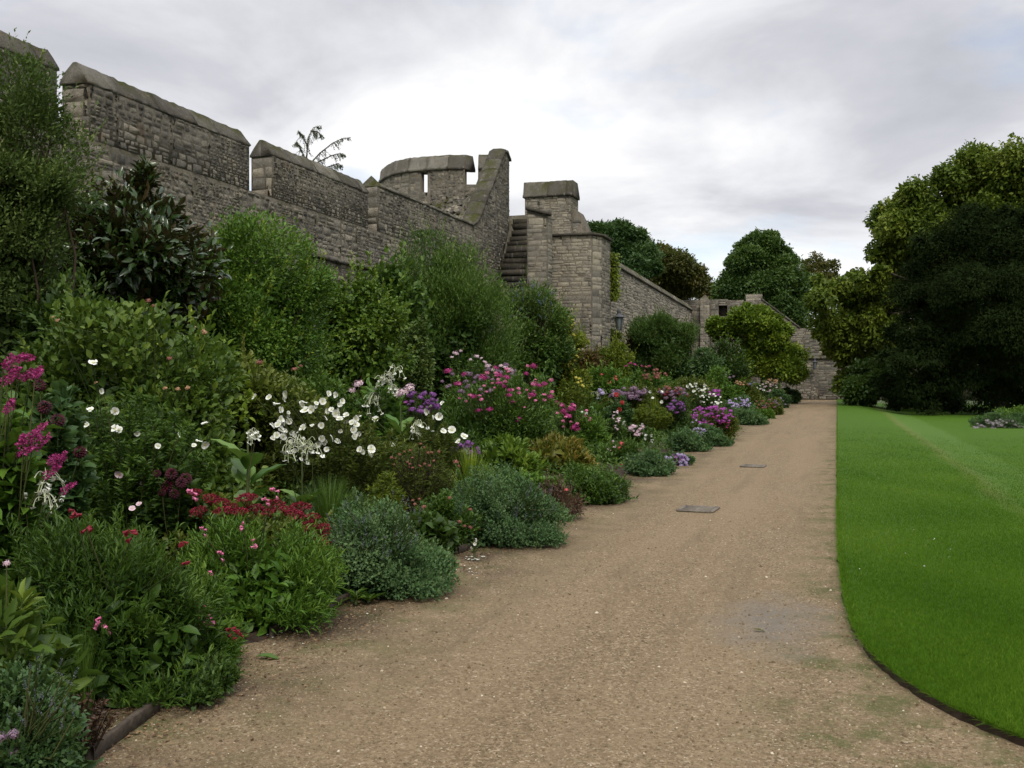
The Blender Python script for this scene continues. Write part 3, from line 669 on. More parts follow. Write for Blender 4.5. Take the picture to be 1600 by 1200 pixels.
def inside(poly, u, z):
    c = False; n = len(poly); j = n-1
    for i in range(n):
        (x1, z1), (x2, z2) = poly[i], poly[j]
        if (z1 > z) != (z2 > z) and u < (x2-x1)*(z-z1)/(z2-z1) + x1: c = not c
        j = i
    return c
def stones(mb, rng, o, u, nrm, poly, hc=(.07,.17), lc=(.14,.48), pro=(.012,.05), tone=None, blk=(.55,1.5)):
    """Rough stones over a polygon: short panels whose courses do not run through, each stone a crooked raised block."""
    o, u, nrm = (np.asarray(x, float) for x in (o, u, nrm))
    us = [p[0] for p in poly]; zs = [p[1] for p in poly]; u0, u1, z0, z1 = min(us)+.004, max(us)-.004, min(zs)+.005, max(zs)
    V = []; A = []; seams = [u0]
    while seams[-1] < u1: seams.append(min(u1, seams[-1] + rng.uniform(*blk)) if u1 - seams[-1] > blk[1]*1.2 else u1)
    hc0, lc0 = hc, lc
    for a0, a1 in zip(seams[:-1], seams[1:]):
        k_ = rng.uniform(.6, 1.2); hc = (hc0[0]*k_, hc0[1]*k_); lc = (lc0[0]*k_, lc0[1]*k_)
        z = z0
        while z < z1 - .05:
            h = rng.uniform(*hc)
            if z + h > z1 - .03: h = z1 - z - .004
            x = a0 - rng.uniform(0, .14)
            while x < a1:
                l = rng.uniform(*lc)*(.6 + h*3.6); a = max(x, a0 + rng.uniform(-.04,.02)); b = min(x + l, a1 + rng.uniform(-.03,.03)); x += l
                a, b = max(a, u0), min(b, u1)
                if b - a < .045: continue
                if not (inside(poly, (a+b)/2, z+h*.5) and inside(poly, a+.02, z+h-.015) and inside(poly, b-.02, z+h-.015) and inside(poly, a+.02, z+.01) and inside(poly, b-.02, z+.01)): continue
                parts = [(z, h)]
                if h > hc[1]*.75 and rng.uniform() < .35: q = rng.uniform(.4,.6); parts = [(z, h*q), (z+h*q, h*(1-q))]
                for zz, hh in parts:
                    g = .005; gx = .013; jx = min(.02, hh*.17); j = lambda: rng.uniform(-jx, jx)
                    c0 = [(a+gx+j(), zz+g+j()), (b-gx+j(), zz+g+j()), (b-gx+j(), zz+hh-g+j()), (a+gx+j(), zz+hh-g+j())]
                    p = pro[0] + (pro[1]-pro[0])*rng.beta(1.4, 2.6); iu = min(.045, l*.2); iz = hh*.2
                    sg = ((1,1),(-1,1),(-1,-1),(1,-1))
                    c1 = [(q[0]+k[0]*iu*rng.uniform(.5,1.5), q[1]+k[1]*iz*rng.uniform(.5,1.5)) for q, k in zip(c0, sg)]
                    for (q, w2) in c0: V.append(o + u*q + nrm*(-.004) + np.array((0,0,w2)))
                    for (q, w2) in c1: V.append(o + u*q + nrm*max(.002, p + rng.uniform(-.011,.011)) + np.array((0,0,w2)))
                    m_ = tone(a, zz) if tone else .45
                    A += [float(np.clip(rng.normal(m_, .18), 0, 1))]*8
            z += h
    if V:
        n = len(V)//8; off = np.arange(n)[:,None,None]*8
        f = np.array([[4,5,6,7],[0,1,5,4],[1,2,6,5],[2,3,7,6],[3,0,4,7]])
        mb.add(np.array(V), [(f[None]+off).reshape(-1,4)], np.array(A), 0)
def slab(mb, o, u, nrm, poly, thick, mat=1, var=.62):
    o, u, nrm = (np.asarray(x, float) for x in (o, u, nrm)); k = len(poly)
    fr = np.array([o + u*a + np.array((0,0,z)) for a, z in poly]); bk = fr - nrm*thick
    mb.add(np.vstack([fr, bk]), [np.arange(k)[None], (np.arange(k)[::-1]+k)[None], np.array([[i, i+k, (i+1)%k+k, (i+1)%k] for i in range(k)])], var, mat)
def coping(mb, rng, pts, nrm, prof, seg=.8, mat=2):
    """Lengths of shaped stone laid along pts; prof = (out, up) outline, out along nrm."""
    pts = np.asarray(pts, float); nrm = np.asarray(nrm, float)
    L = np.r_[0, np.cumsum(np.linalg.norm(np.diff(pts, axis=0), axis=1))]
    s = 0.
    while s < L[-1] - .05:
        e = min(s + seg*rng.uniform(.7,1.3), L[-1])
        if L[-1] - e < .25: e = L[-1]
        m = max(2, int((e-s)/.11)); t = np.linspace(s+.004, e-.004, m); k = len(prof); R = []
        sh = rng.uniform(-.012,.012)
        for q in t:
            c = np.array([np.interp(q, L, pts[:,i]) for i in range(3)])
            for (a, z) in prof: R.append(c + nrm*(a + sh + rng.uniform(-.015,.013)) + np.array((0,0,z + rng.uniform(-.015,.013))))
        i = np.arange(m-1)[:,None]*k + np.arange(k)[None]; j = np.arange(m-1)[:,None]*k + (np.arange(k)[None]+1)%k
        mb.add(np.array(R), [np.stack([i, j, j+k, i+k], -1).reshape(-1,4), np.arange(k)[::-1][None], (np.arange(k)+(m-1)*k)[None]], rng.uniform(.2,.8), mat)
        s = e
W = 11.0; NX = np.array((1.,0,0)); UY = np.array((0,1.,0)); NYm = np.array((0,-1.,0)); UX = np.array((1.,0,0))
O = np.array((-W, 0, 0))
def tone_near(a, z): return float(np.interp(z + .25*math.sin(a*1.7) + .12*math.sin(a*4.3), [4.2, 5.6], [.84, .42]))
def _tone_old(a, z): return .76 if z < 5.15 else .38
GABLE = [(.008,0),(.012,.04),(-.10,.19),(-.21,.33),(-.27,.34),(-.40,.19),(-.51,.04),(-.51,0)]
wall = thing('curtain_wall', 'long weathered stone garden wall with battlements, behind the shrubs at left', 'wall', (-W, 14, 0))
mb = MB(); rs = np.random.default_rng(11)
poly = [(-3,0),(36.2,0),(36.2,5.3),(-3,5.3)]
slab(mb, O, UY, NX, poly, .9)
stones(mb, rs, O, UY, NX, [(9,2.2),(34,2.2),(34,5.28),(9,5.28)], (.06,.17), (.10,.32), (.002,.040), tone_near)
# sills between the merlons are flush with the body; a stone string course below the rubble
mb.build('masonry', ST3, wall)
mb = MB(); coping(mb, rs, [(-W,19.5,4.28),(-W,25,4.28)], NX, [(.10,0),(.10,.06),(.03,.12),(0,.12),(0,0)], 1.1); mb.build('string_course', ST3, wall)
def merlon(y0, y1, z0=5.3, ze=6.16, quoin=True):
    mb = MB(); slab(mb, O, UY, NX, [(y0,z0),(y1,z0),(y1,ze),(y0,ze)], .5)
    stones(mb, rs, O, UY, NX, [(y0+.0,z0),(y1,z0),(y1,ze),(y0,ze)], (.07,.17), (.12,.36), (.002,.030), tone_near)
    # dressed blocks on both ends
    for yy, nn in ((y0, NYm), (y1, -NYm)):
        stones(mb, rs, (-W-.5, yy, 0), UX, nn, [(0,z0),(.5,z0),(.5,ze),(0,ze)], (.2,.34), (.3,.5), (.02,.05), lambda a, z: .72)
    p = mb.build('merlon', ST3, wall)
    mb = MB(); coping(mb, rs, [(-W,y0-.05,ze),(-W,y1+.05,ze)], NX, GABLE, .95); mb.build('coping', ST3, p)
merlon(5.0, 12.42); merlon(13.1, 17.62); merlon(18.5, 22.95)
# last stretch: plain mossy parapet that climbs as a stair parapet to the bastion
prof = [(23.55,5.3),(33.3,5.3),(34.35,6.9),(34.35,9.25),(34.1,9.45),(33.75,9.45),(31.0,6.62),(30.5,6.45),(23.55,6.45)]
mb = MB(); slab(mb, O, UY, NX, prof, .5)
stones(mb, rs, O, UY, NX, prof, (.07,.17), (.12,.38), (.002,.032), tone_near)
stones(mb, rs, (-W-.5,23.55,0), UX, NYm, [(0,5.3),(.5,5.3),(.5,6.45),(0,6.45)], (.2,.34), (.3,.5), (.02,.05), lambda a, z: .75)
par = mb.build('stair_parapet', ST3, wall)
mb = MB(); coping(mb, rs, [(-W,23.9,6.45),(-W,30.5,6.45)], NX, [(.03,0),(.02,.06),(-.12,.13),(-.38,.13),(-.53,.05),(-.53,0)], .8)
coping(mb, rs, [(-W,30.5,6.45),(-W,31.05,6.66),(-W,33.75,9.47),(-W,34.1,9.50),(-W,34.4,9.28)], NX, [(.06,-.02),(.05,.07),(-.1,.12),(-.4,.12),(-.55,.05),(-.55,-.02)], .7)
V = np.array([[.01,0,0],[-.51,0,0],[-.52,.36,0],[.02,.36,0],[-.25,.14,.30],[-.25,.26,.28]]) + np.array((-W,23.53,6.45))
mb.add(V, [np.array([[0,1,4]]), np.array([[1,2,5,4]]), np.array([[2,3,5]]), np.array([[3,0,4,5]])], .5, 2)
mb.build('coping', ST3, par)
# end face of the stair parapet (seen from the right) and the pier below it
mb = MB(); slab(mb, O, UY, NX, [(33.35,3),(34.35,3),(34.35,6.85),(33.35,5.32)], .48); mb.build('stair_pier', ST3, wall)

# curved bastion wall on the far side
bas = thing('bastion_parapet', 'curved stone bastion parapet with a narrow arrow slit and mossy coping, rising over the wall', 'battlement', (-13, 36, 0))
pt = [(588,33.6,258),(612,35.0,254),(640,36.0,249),(672,36.7,245),(700,37.0,242),(726,37.0,241)]
cap_top = []; 
def bastion_run(pxs, zt0, zb, name, slit=None):
    P = [wpt(p, 592, dd)[:2] for p, dd in pxs]
    mb = MB(); cp = []
    for (a, b) in zip(P[:-1], P[1:]):
        u = np.array((b[0]-a[0], b[1]-a[1], 0)); L = np.linalg.norm(u); u = u/L; nn = np.array((u[1], -u[0], 0))
        o = np.array((a[0], a[1], 0))
        pieces = [[(0,zb),(L,zb),(L,zt0),(0,zt0)]]
        if slit and slit[0] == len(cp):
            c = L*slit[1]; sw = .13
            pieces = [[(0,zb),(c-sw,zb),(c-sw,zt0),(0,zt0)], [(c+sw,zb),(L,zb),(L,zt0),(c+sw,zt0)], [(c-sw,zt0-.06),(c+sw,zt0-.06),(c+sw,zt0),(c-sw,zt0)], [(c-sw,zb),(c+sw,zb),(c+sw,slit[2]),(c-sw,slit[2])]]
        for pc in pieces:
            slab(mb, o, u, nn, pc, .26 if len(pieces) > 1 else .6)
            if pc[1][0]-pc[0][0] > .25: stones(mb, rs, o, u, nn, pc, (.08,.18), (.14,.42), (.002,.028), lambda a, z: .42 if z > 6.9 else .5)
        cp.append(nn)
    body = mb.build(name, ST3, bas)
    mb = MB(); N0 = norm(np.mean(cp, axis=0))
    coping(mb, rs, [(p[0], p[1], zt0) for p in P], N0, [(.07,-.02),(.07,.06),(.0,.14),(-.05,.42),(-.12,.52),(-.5,.52),(-.66,.06),(-.66,-.02)], .9)
    mb.build('coping', ST3, body)
bastion_run([(593,38.6),(602,37.7),(616,37.0),(640,36.5),(672,36.2),(700,36.05),(726,36.0)], 8.98, 3.5, 'merlon', (3, .72, 8.2))
bastion_run([(747,36.0),(793,35.9)], 8.98, 3.5, 'merlon')
mb = MB(); a = wpt(724,592,36.1); b = wpt(750,592,36.1); u = norm(np.array((b[0]-a[0], b[1]-a[1], 0))); nn = np.array((u[1],-u[0],0)); L = math.hypot(b[0]-a[0], b[1]-a[1])
slab(mb, (a[0],a[1],0), u, nn, [(0,3.5),(L,3.5),(L,8.45),(0,8.45)], .58); stones(mb, rs, (a[0],a[1],0), u, nn, [(0,6),(L,6),(L,8.4),(0,8.4)], (.09,.19), (.2,.5), (.01,.04), lambda a, z: .4)
mb.build('crenel_sill', ST3, bas)
# loose rubble bank and dry grass on the bastion's wall walk
mb = MB(); n = 520; q = rs.uniform(0,1,n); e = rs.uniform(0,1,n)
base = np.array([wpt(640 + 95*a_, 345 - 55*b_ + 25*(1-a_), 34.2 + 2.4*b_) for a_, b_ in zip(q, e)])
scatter(mb, T_PEB, base - np.array((0,0,.12)), rdir(rs,n)*np.array((1,1,.3)), np.c_[.5*rs.normal(size=(n,2)), np.ones(n)], rs.uniform(.12,.42,n), rs.uniform(.12,.34,n), np.clip(rs.normal(.5,.18,n),0,1))
mb.build('rubble_bank', ST3, bas)

# stair block
sb = thing('stair_block', 'stone stair block with mossy steps between the bastion and the tall buttress', 'stairs', (-10, 35, 0))
pl = [(0,0),(.72,0),(.72,7.0),(.30,7.1),(0,7.22)]
mb = MB(); slab(mb, (-9.82,32.6,0), UX, NYm, pl, .55); stones(mb, rs, (-9.82,32.6,0), UX, NYm, pl, (.12,.24), (.25,.6), (.005,.025), lambda a, z: .6)
stones(mb, rs, (-9.10,32.6,0), UY, NX, [(0,2),(.55,2),(.55,7.0),(0,7.0)], (.12,.24), (.25,.6), (.005,.03), lambda a, z: .62)
mb.build('pier', ST3, sb)
mb = MB(); coping(mb, rs, [(-9.86,32.55,7.22),(-9.04,32.55,7.0)], NYm, [(.06,0),(.06,.1),(-.3,.12),(-.3,0)], .8); mb.build('pier_cap', ST3, sb)
for i in range(14):
    z1 = 4.2 + i*.222; y1 = 32.35 + i*.19; x0 = -10.98; x1 = -9.84
    mb = MB(); R = np.array([[x0,0,0],[x1,0,0],[x1,.5,0],[x0,.5,0],[x0,0,.2],[x1,0,.2],[x1,.5,.22],[x0,.5,.22]]) + rs.uniform(-.045,.045,(8,3)) + np.array((0,y1,z1))
    mb.add(R, [np.array([[0,1,5,4],[1,2,6,5],[2,3,7,6],[3,0,4,7],[4,5,6,7],[3,2,1,0]])], rs.uniform(.0,.4), 2); mb.build('step', ST3, sb)
mb = MB(); slab(mb, (-10.98,32.5,0), UX, NYm, [(0,0),(1.13,0),(1.13,4.15),(0,4.15)], 2.9); slab(mb, (-10.98,35.0,0), UX, NYm, [(0,4.15),(1.13,4.15),(1.13,7.22),(0,7.22)], .6); mb.build('core', ST3, sb)

# tall buttress tower
tw = thing('buttress_tower', 'tall square stone buttress with chamfered corner and flat projecting cap', 'tower', (-10, 41, 0))
mb = MB(); slab(mb, (-11.02,40,0), UX, NYm, [(0,0),(1.68,0),(1.68,7.35),(0,7.35)], 2.2)
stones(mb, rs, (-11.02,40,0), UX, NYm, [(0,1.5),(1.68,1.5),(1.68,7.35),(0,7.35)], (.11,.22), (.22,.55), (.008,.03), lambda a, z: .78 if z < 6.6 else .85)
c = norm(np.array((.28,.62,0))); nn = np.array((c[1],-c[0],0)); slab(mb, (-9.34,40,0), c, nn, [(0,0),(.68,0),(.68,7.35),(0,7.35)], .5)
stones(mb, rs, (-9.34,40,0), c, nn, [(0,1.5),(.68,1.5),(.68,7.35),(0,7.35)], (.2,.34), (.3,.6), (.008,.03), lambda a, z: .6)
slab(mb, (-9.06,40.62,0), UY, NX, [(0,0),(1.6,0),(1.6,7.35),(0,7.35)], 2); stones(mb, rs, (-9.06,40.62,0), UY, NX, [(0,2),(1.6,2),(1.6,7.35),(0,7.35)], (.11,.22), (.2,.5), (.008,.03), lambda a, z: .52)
mb.build('masonry', ST3, tw)
mb = MB(); V2 = [(-11.08,39.90),(-9.28,39.90),(-8.96,40.56),(-8.96,42.25),(-11.08,42.25)]
mb.add(np.array([[x,y,7.35] for x,y in V2]+[[x,y,7.45] for x,y in V2]), [np.arange(5)[::-1][None], np.arange(5,10)[None], np.array([[i,(i+1)%5,(i+1)%5+5,i+5] for i in range(5)])], .2, 2); mb.build('cap', ST3, tw)
# taller merlon block behind the buttress
tb = thing('tower_merlon', 'square stone merlon with plain coping standing highest behind the tall buttress', 'battlement', (-11.5, 42.5, 0))
mb = MB(); slab(mb, (-12.5,41.2,0), UX, NYm, [(0,3),(2.0,3),(2.0,9.22),(0,9.22)], 1.2); stones(mb, rs, (-12.5,41.2,0), UX, NYm, [(0,6),(2.0,6),(2.0,9.2),(0,9.2)], (.11,.21), (.25,.6), (.008,.03), lambda a, z: .62)
stones(mb, rs, (-10.5,41.2,0), UY, NX, [(0,6.5),(1.2,6.5),(1.2,9.2),(0,9.2)], (.11,.21), (.25,.6), (.008,.03), lambda a, z: .62)
mb.build('masonry', ST3, tb)
mb = MB(); coping(mb, rs, [(-12.58,41.2,9.2),(-10.44,41.2,9.2)], NYm, [(.08,0),(.08,.1),(.02,.14),(-.10,.66),(-.9,.66),(-1.28,.1),(-1.28,0)], 1.0); mb.build('coping', ST3, tb)
mb = MB(); slab(mb, (-10.48,41.25,0), UX, NYm, [(0,6),(.72,6),(.72,7.5),(.5,8.05),(.25,8.55),(0,8.7)], 1.0); stones(mb, rs, (-10.48,41.25,0), UX, NYm, [(0,7),(.7,7),(.7,7.5),(.45,8.1),(.2,8.5),(0,8.6)], (.12,.2), (.2,.5), (.008,.03), lambda a, z: .48)
mb.build('sloping_shoulder', ST3, tb)

# far stretch of the wall, beyond the buttress
fw = thing('far_curtain_wall', 'far stretch of stone wall with sloping coping running on from the buttress', 'wall', (-W, 60, 0))
mb = MB(); pf = [(36.2,0),(82,0),(82,7.05),(43,7.65),(36.2,7.65)]
slab(mb, O, UY, NX, pf, .9); stones(mb, rs, O, UY, NX, [(42,3),(82,3),(82,7.0),(43,7.6)], (.14,.26), (.35,.9), (.01,.04), lambda a, z: .68)
mb.build('masonry', ST3, fw)
mb = MB(); coping(mb, rs, [(-W,43,7.62),(-W,82,7.02)], NX, [(.10,0),(.10,.08),(.02,.14),(-.2,.46),(-.45,.46),(-.95,.1),(-.95,0)], 1.6); mb.build('coping', ST3, fw)

# end wall
bw = thing('end_wall', 'stone wall closing the far end of the path, with ledge and stepped top', 'wall', (-3, 82, 0))
OB = np.array((0, 82.0, 0)); mb = MB()
lower = [(-11,0),(30,0),(30,3.15),(-11,3.15)]; slab(mb, OB, UX, NYm, lower, 1.0); stones(mb, rs, OB, UX, NYm, [(-6,0.05),(6,0.05),(6,3.1),(-6,3.1)], (.12,.22), (.25,.6), (.006,.03), lambda a, z: .38)
up = [(-11,3.15),(-1.05,3.15),(-1.05,5.5),(-2.7,5.5),(-4.0,6.5),(-5.55,7.9),(-11,7.9)]
OB2 = OB + np.array((0,.22,0)); 
def bpiece(pl, tn=.42, hol=()): slab(mb, OB2, UX, NYm, pl, .7); stones(mb, rs, OB2, UX, NYm, pl, (.13,.24), (.28,.7), (.006,.03), lambda a, z: tn)
bpiece([(-14,3.15),(-8.95,3.15),(-8.95,7.9),(-14,7.9)]); bpiece([(-8.95,3.15),(-8.25,3.15),(-8.25,6.55),(-8.95,6.55)])
bpiece([(-8.95,7.4),(-8.25,7.4),(-8.25,7.9),(-8.95,7.9)]); bpiece([(-8.25,3.15),(-7.0,3.15),(-7.0,7.8),(-8.25,7.8)])
bpiece([(-7.0,3.15),(-5.55,3.15),(-5.55,7.7),(-7.0,7.7)]); bpiece([(-5.55,3.15),(-1.05,3.15),(-1.05,5.5),(-2.7,5.5),(-4.0,6.45),(-5.55,7.7)])
bpiece([(-.55,3.15),(30,3.15),(30,5.2),(-.55,5.2)], .34)
slab(mb, OB2 + np.array((0,.55,0)), UX, NYm, [(-1.05,3.15),(-.55,3.15),(-.55,5.0),(-1.05,5.0)], .15, 1, .1)
slab(mb, OB2 + np.array((0,.62,0)), UX, NYm, [(-8.95,6.55),(-8.25,6.55),(-8.25,7.4),(-8.95,7.4)], .1, 1, .02)
mb.build('masonry', ST3, bw)
mb = MB(); coping(mb, rs, [(-11,82,3.15),(30,82,3.15)], NYm, [(.14,0),(.14,.10),(-.24,.26),(-.24,0)], 1.4); mb.build('ledge', ST3, bw)
mb = MB(); coping(mb, rs, [(-2.72,82.2,5.5),(-5.6,82.2,7.78)], NYm, [(.06,0),(.06,.14),(-.76,.14),(-.76,0)], .7); mb.build('coping', ST3, bw)
mb = MB(); slab(mb, OB2, UX, NYm, [(-6.85,7.7),(-5.6,7.7),(-5.6,8.25),(-6.85,8.25)], .7); stones(mb, rs, OB2, UX, NYm, [(-6.85,7.7),(-5.6,7.7),(-5.6,8.22),(-6.85,8.22)], (.13,.24), (.28,.7), (.006,.03), lambda a, z: .62); mb.build('merlon', ST3, bw)
mb = MB(); slab(mb, (-10.3,81.55,0), UX, NYm, [(0,0),(.75,0),(.75,7.7),(.38,8.25),(0,7.9)], .7); stones(mb, rs, (-10.3,81.55,0), UX, NYm, [(0,2),(.75,2),(.75,7.7),(.38,8.2),(0,7.9)], (.16,.3), (.2,.4), (.006,.03), lambda a, z: .6)
mb.build('pier', ST3, bw)

# ------------------------------------------------------------------ small things: lamps, drain grates, boards, leaves
def lantern(loc, wall_x, s, label, to=(-1,0,0), name='wall_lantern'):
    r = thing(name, label, 'lamp', loc); c = np.array(loc); to = np.array(to, float)
    mb = MB(); h = .5*s
    for q in range(4):     # frame bars
        a0 = math.pi/4 + q*math.pi/2; b0 = np.array((math.cos(a0), math.sin(a0), 0))
        mb.tube([c+b0*.20*s+np.array((0,0,.5*h)), c+b0*.12*s-np.array((0,0,.5*h))], .012*s, 4)
    ring = lambda z, r0: mb.tube([c+np.array((0,0,z)), c+np.array((0,0,z+.03*s))], [r0, r0], 4)
    ring(.5*h, .23*s); ring(-.55*h, .13*s); mb.build('frame', M['iron'], r)
    mb = MB(); mb.tube([c+np.array((0,0,-.48*h)), c+np.array((0,0,.48*h))], [.105*s,.185*s], 4, .5); mb.build('glass', M['glass'], r)
    mb = MB(); mb.tube([c+np.array((0,0,.5*h+.03*s)), c+np.array((0,0,.72*h)), c+np.array((0,0,.86*h)), c+np.array((0,0,.92*h)), c+np.array((0,0,1.15*h)), c+np.array((0,0,1.3*h))], [.25*s,.13*s,.075*s,.09*s,.06*s,.01*s], 8); mb.build('cap', M['iron'], r)
    mb = MB(); e = c + to*wall_x; mb.tube([c+np.array((0,0,.45*h))+to*.2*s, c+to*wall_x*.5+np.array((0,0,.5*h)), e+np.array((0,0,.5*h))], .018*s, 6)
    mb.tube([c+to*.25*s+np.array((0,0,.42*h)), c+to*wall_x*.6+np.array((0,0,.0*h)), e+np.array((0,0,-.2*h))], .012*s, 5)
    mb.tube([e+np.array((0,0,.7*h)), e-np.array((0,0,.4*h))], .03*s, 6); mb.build('bracket', M['iron'], r)
p = wpt(967, 506, 48.0); lantern(p, 11.0 + p[0], 1.15, 'black lantern on an iron bracket fixed to the wall right of the tall buttress')
p = wpt(1273, 571, 77.5); lantern((p[0], 81.3, p[2]), .62, .95, 'small dark lantern fixed under the ledge of the end wall', (0,1,0))
def grate(px, py, wd, ln, label):
    d = F*EYE/(py-HOR); c = wpt(px, py, d); c[2] = 0
    r = thing('drain_grate', label, 'drain cover', c, 'drain grates set in the gravel path')
    mb = MB(); rot = -.06
    ca, sa = math.cos(rot), math.sin(rot); tr_ = lambda x, y: (c[0]+x*ca-y*sa, c[1]+x*sa+y*ca, .012)
    for x, y, sx, sy in ((-wd/2,0,.05,ln),(wd/2,0,.05,ln),(0,-ln/2,wd,.05),(0,ln/2,wd,.05),(0,0,.04,ln-.06)): mb.box(tr_(x,y), (sx,sy,.02), rot)
    mb.build('frame', M['grate'], r)
    mb = MB(); k = int(ln/.06)
    for i in range(k): mb.box(tr_(0, -ln/2 + (i+.5)*ln/k), (wd-.06,.032,.014), rot)
    mb.build('bars', M['grate'], r)
    mb = MB(); q = np.array([tr_(-wd/2,-ln/2), tr_(wd/2,-ln/2), tr_(wd/2,ln/2), tr_(-wd/2,ln/2)]); q[:,2] = .004; mb.add(q, [np.array([[0,1,2,3]])]); mb.build('sump', M['soil'], r)
grate(1091, 797, .40, .46, 'nearer of the two iron drain grates set in the gravel path')
grate(1177, 729, .38, .42, 'farther of the two iron drain grates, a thin grey line across the path')
def board(a, b, label):
    a, b = np.array((*a, .0)), np.array((*b, .0)); r = None; m = 8; mb = MB(); rg = np.random.default_rng(int(a[1]*100))
    d = norm(b-a); s = np.array((d[1], -d[0], 0)); V = []
    for i in range(m):
        q = a + (b-a)*i/(m-1); h = .062 + rg.uniform(-.006,.006)
        for (o_, z) in ((-.017,-.02),(.017,-.02),(.017,h-.006),(.012,h),(-.012,h),(-.017,h-.006)): V.append(q + s*(o_+rg.uniform(-.002,.002)) + np.array((0,0,z+rg.uniform(-.003,.003))))
    k = 6; i = np.arange(m-1)[:,None]*k+np.arange(k)[None]; j = np.arange(m-1)[:,None]*k+(np.arange(k)[None]+1)%k
    mb.add(np.array(V), [np.stack([i,j,j+k,i+k],-1).reshape(-1,4), np.arange(k)[None], (np.arange(k)[::-1]+(m-1)*k)[None]])
    o = mb.build('edging_board', M['timber']); tag(o, label, 'edging board', 'timber boards edging the border')
board((-2.98,3.55), (-3.30,4.95), 'nearest weathered edging board, at the bottom left beside the low catmint')
board((-3.34,5.6), (-3.36,7.45), 'middle weathered edging board, beneath the bright green penstemon')
board((-3.30,8.75), (-3.27,10.0), 'farther weathered edging board, between the two big catmint mounds')
def loose_leaf(px, py, L, mat, label, ang, name='fallen_leaf'):
    c = wpt(px, py, F*EYE/(py-HOR)); c[2] = .012; mb = MB()
    scatter(mb, T_BIG, c[None], np.array([[math.cos(ang), math.sin(ang), .05]]), np.array([[.1,0,1.]]), L, L*.42, np.array([.6])); tag(mb.build(name, M[mat]), label, 'leaf')
loose_leaf(400, 1030, .15, 'mid', 'long green leaf lying on the gravel beside the border at lower left', .25)
loose_leaf(1178, 987, .07, 'rust', 'small brown fallen leaf lying on the damp grey patch of the path', .1)

# ------------------------------------------------------------------ trees
def tree(name, label, px, d, leaf, clumps, n, size, ratio=.55, spread=2.5, ground=0., trunk_r=.3, cat='tree', up=.2, oa=.7, tmpl=T_LEAF, group=None, sparse=1., droop=0., base=None, deep=1., inner=.16):
    SEED[0] += 1; rng = np.random.default_rng(SEED[0])
    b = wpt(px, 592, d) if base is None else np.array(base, float); loc = np.array((b[0], b[1], ground)); r = thing(name, label, cat, loc, group)
    cc, cr = [], []
    for (x, y, rr) in clumps:
        R0 = rr*d/F; m = max(1, int((rr/16)**1.2)) if rr > 25 else 1
        c0 = wpt(x, y, d + rng.uniform(-spread, spread)*.6)
        if m == 1: cc.append(c0); cr.append(R0)
        else:
            cc.append(c0); cr.append(R0*.62)
            for _ in range(m*3):
                u = rdir(rng, 1)[0]; u[2] = u[2] if u[2] > -.5 else -u[2]
                q = c0 + u*R0*rng.uniform(.5,.85)*np.array((1,deep,1)); cc.append(q); cr.append(R0*rng.uniform(.20,.38))
    cc, cr = np.array(cc), np.array(cr); c = cc.mean(0); R = np.ptp(cc, axis=0)/2 + cr.mean()
    P, out, tone = mass_points(rng, n, c, R, cl=(cc, cr), lean=.25, floor=ground+.1, flat=.8)
    fo = MB(); out[:,2] -= droop
    leaves_on(fo, rng, P, out, size, ratio, tmpl, np.clip(tone*.75 + rng.normal(.12,.14,len(P)),0,1), oa, up - droop, .7)
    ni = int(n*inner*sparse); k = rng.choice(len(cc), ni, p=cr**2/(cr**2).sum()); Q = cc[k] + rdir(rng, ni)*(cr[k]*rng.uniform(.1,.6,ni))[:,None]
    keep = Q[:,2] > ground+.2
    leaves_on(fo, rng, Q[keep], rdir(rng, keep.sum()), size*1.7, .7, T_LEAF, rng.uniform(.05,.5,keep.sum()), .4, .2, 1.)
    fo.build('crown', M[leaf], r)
    tk = MB(); top = np.array((c[0], c[1], max(ground + (c[2]-ground)*1.05, ground+1)))
    t = np.linspace(0,1,9)[:,None]; tk.tube(loc*(1-t) + top*t + np.sin(t*5)*.12, np.linspace(1,.35,9)*trunk_r, 9)
    tk.build('trunk', M['bark'], r, True)
    br = MB(); idx = rng.choice(len(cc), min(len(cc), 26), replace=False)
    branches(br, rng, loc*.45 + top*.55, cc[idx]*.7 + top*.3, trunk_r*.36, .2, .12, 6)
    br.build('limbs', M['bark'], r, True)
    return r

tree('chestnut_tree', 'huge spreading chestnut with yellowing crown, rising behind the dark yew at right', 1490, 63, 'chest',
     [(1400,470,50),(1375,520,45),(1360,440,35),(1420,400,55),(1345,500,40),(1300,520,30),(1375,580,48),(1330,560,36),(1420,620,36),(1280,470,20),(1570,320,95),(1450,355,75),(1405,330,42),(1490,290,50),(1545,268,40),(1600,275,45),(1650,330,120),(1385,400,36),(1380,345,26),(1440,450,70),(1388,470,32),(1335,465,46),(1295,452,30),(1322,535,46),(1290,500,26),(1350,590,38),(1322,600,22),(1410,540,60),(1720,420,120),(1560,430,110)],
     200000, .26, .5, 3.5, -.3, .55, droop=.25, deep=1.)
tree('yew_tree', 'broad almost black yew sweeping down to the lawn at right', 1560, 54, 'yew',
     [(1545,500,120),(1500,520,70),(1530,400,85),(1480,430,75),(1590,430,100),(1450,490,70),(1425,560,52),(1420,605,36),(1400,628,22),(1385,600,26),(1480,590,55),(1550,560,90),(1620,560,95),(1650,430,100),(1505,350,34),(1555,345,30),(1600,345,36),(1540,615,50),(1590,620,52),(1450,640,20),(1490,642,22),(1525,645,22),(1560,648,24),(1600,648,26),(1650,640,40),(1700,560,100),(1690,470,80),(1440,380,22),(1410,460,26),(1660,620,60),(1395,520,22)],
     320000, .15, .22, 2.0, -.3, .5, droop=.35, oa=1.0, tmpl=T_DIA, inner=.3)
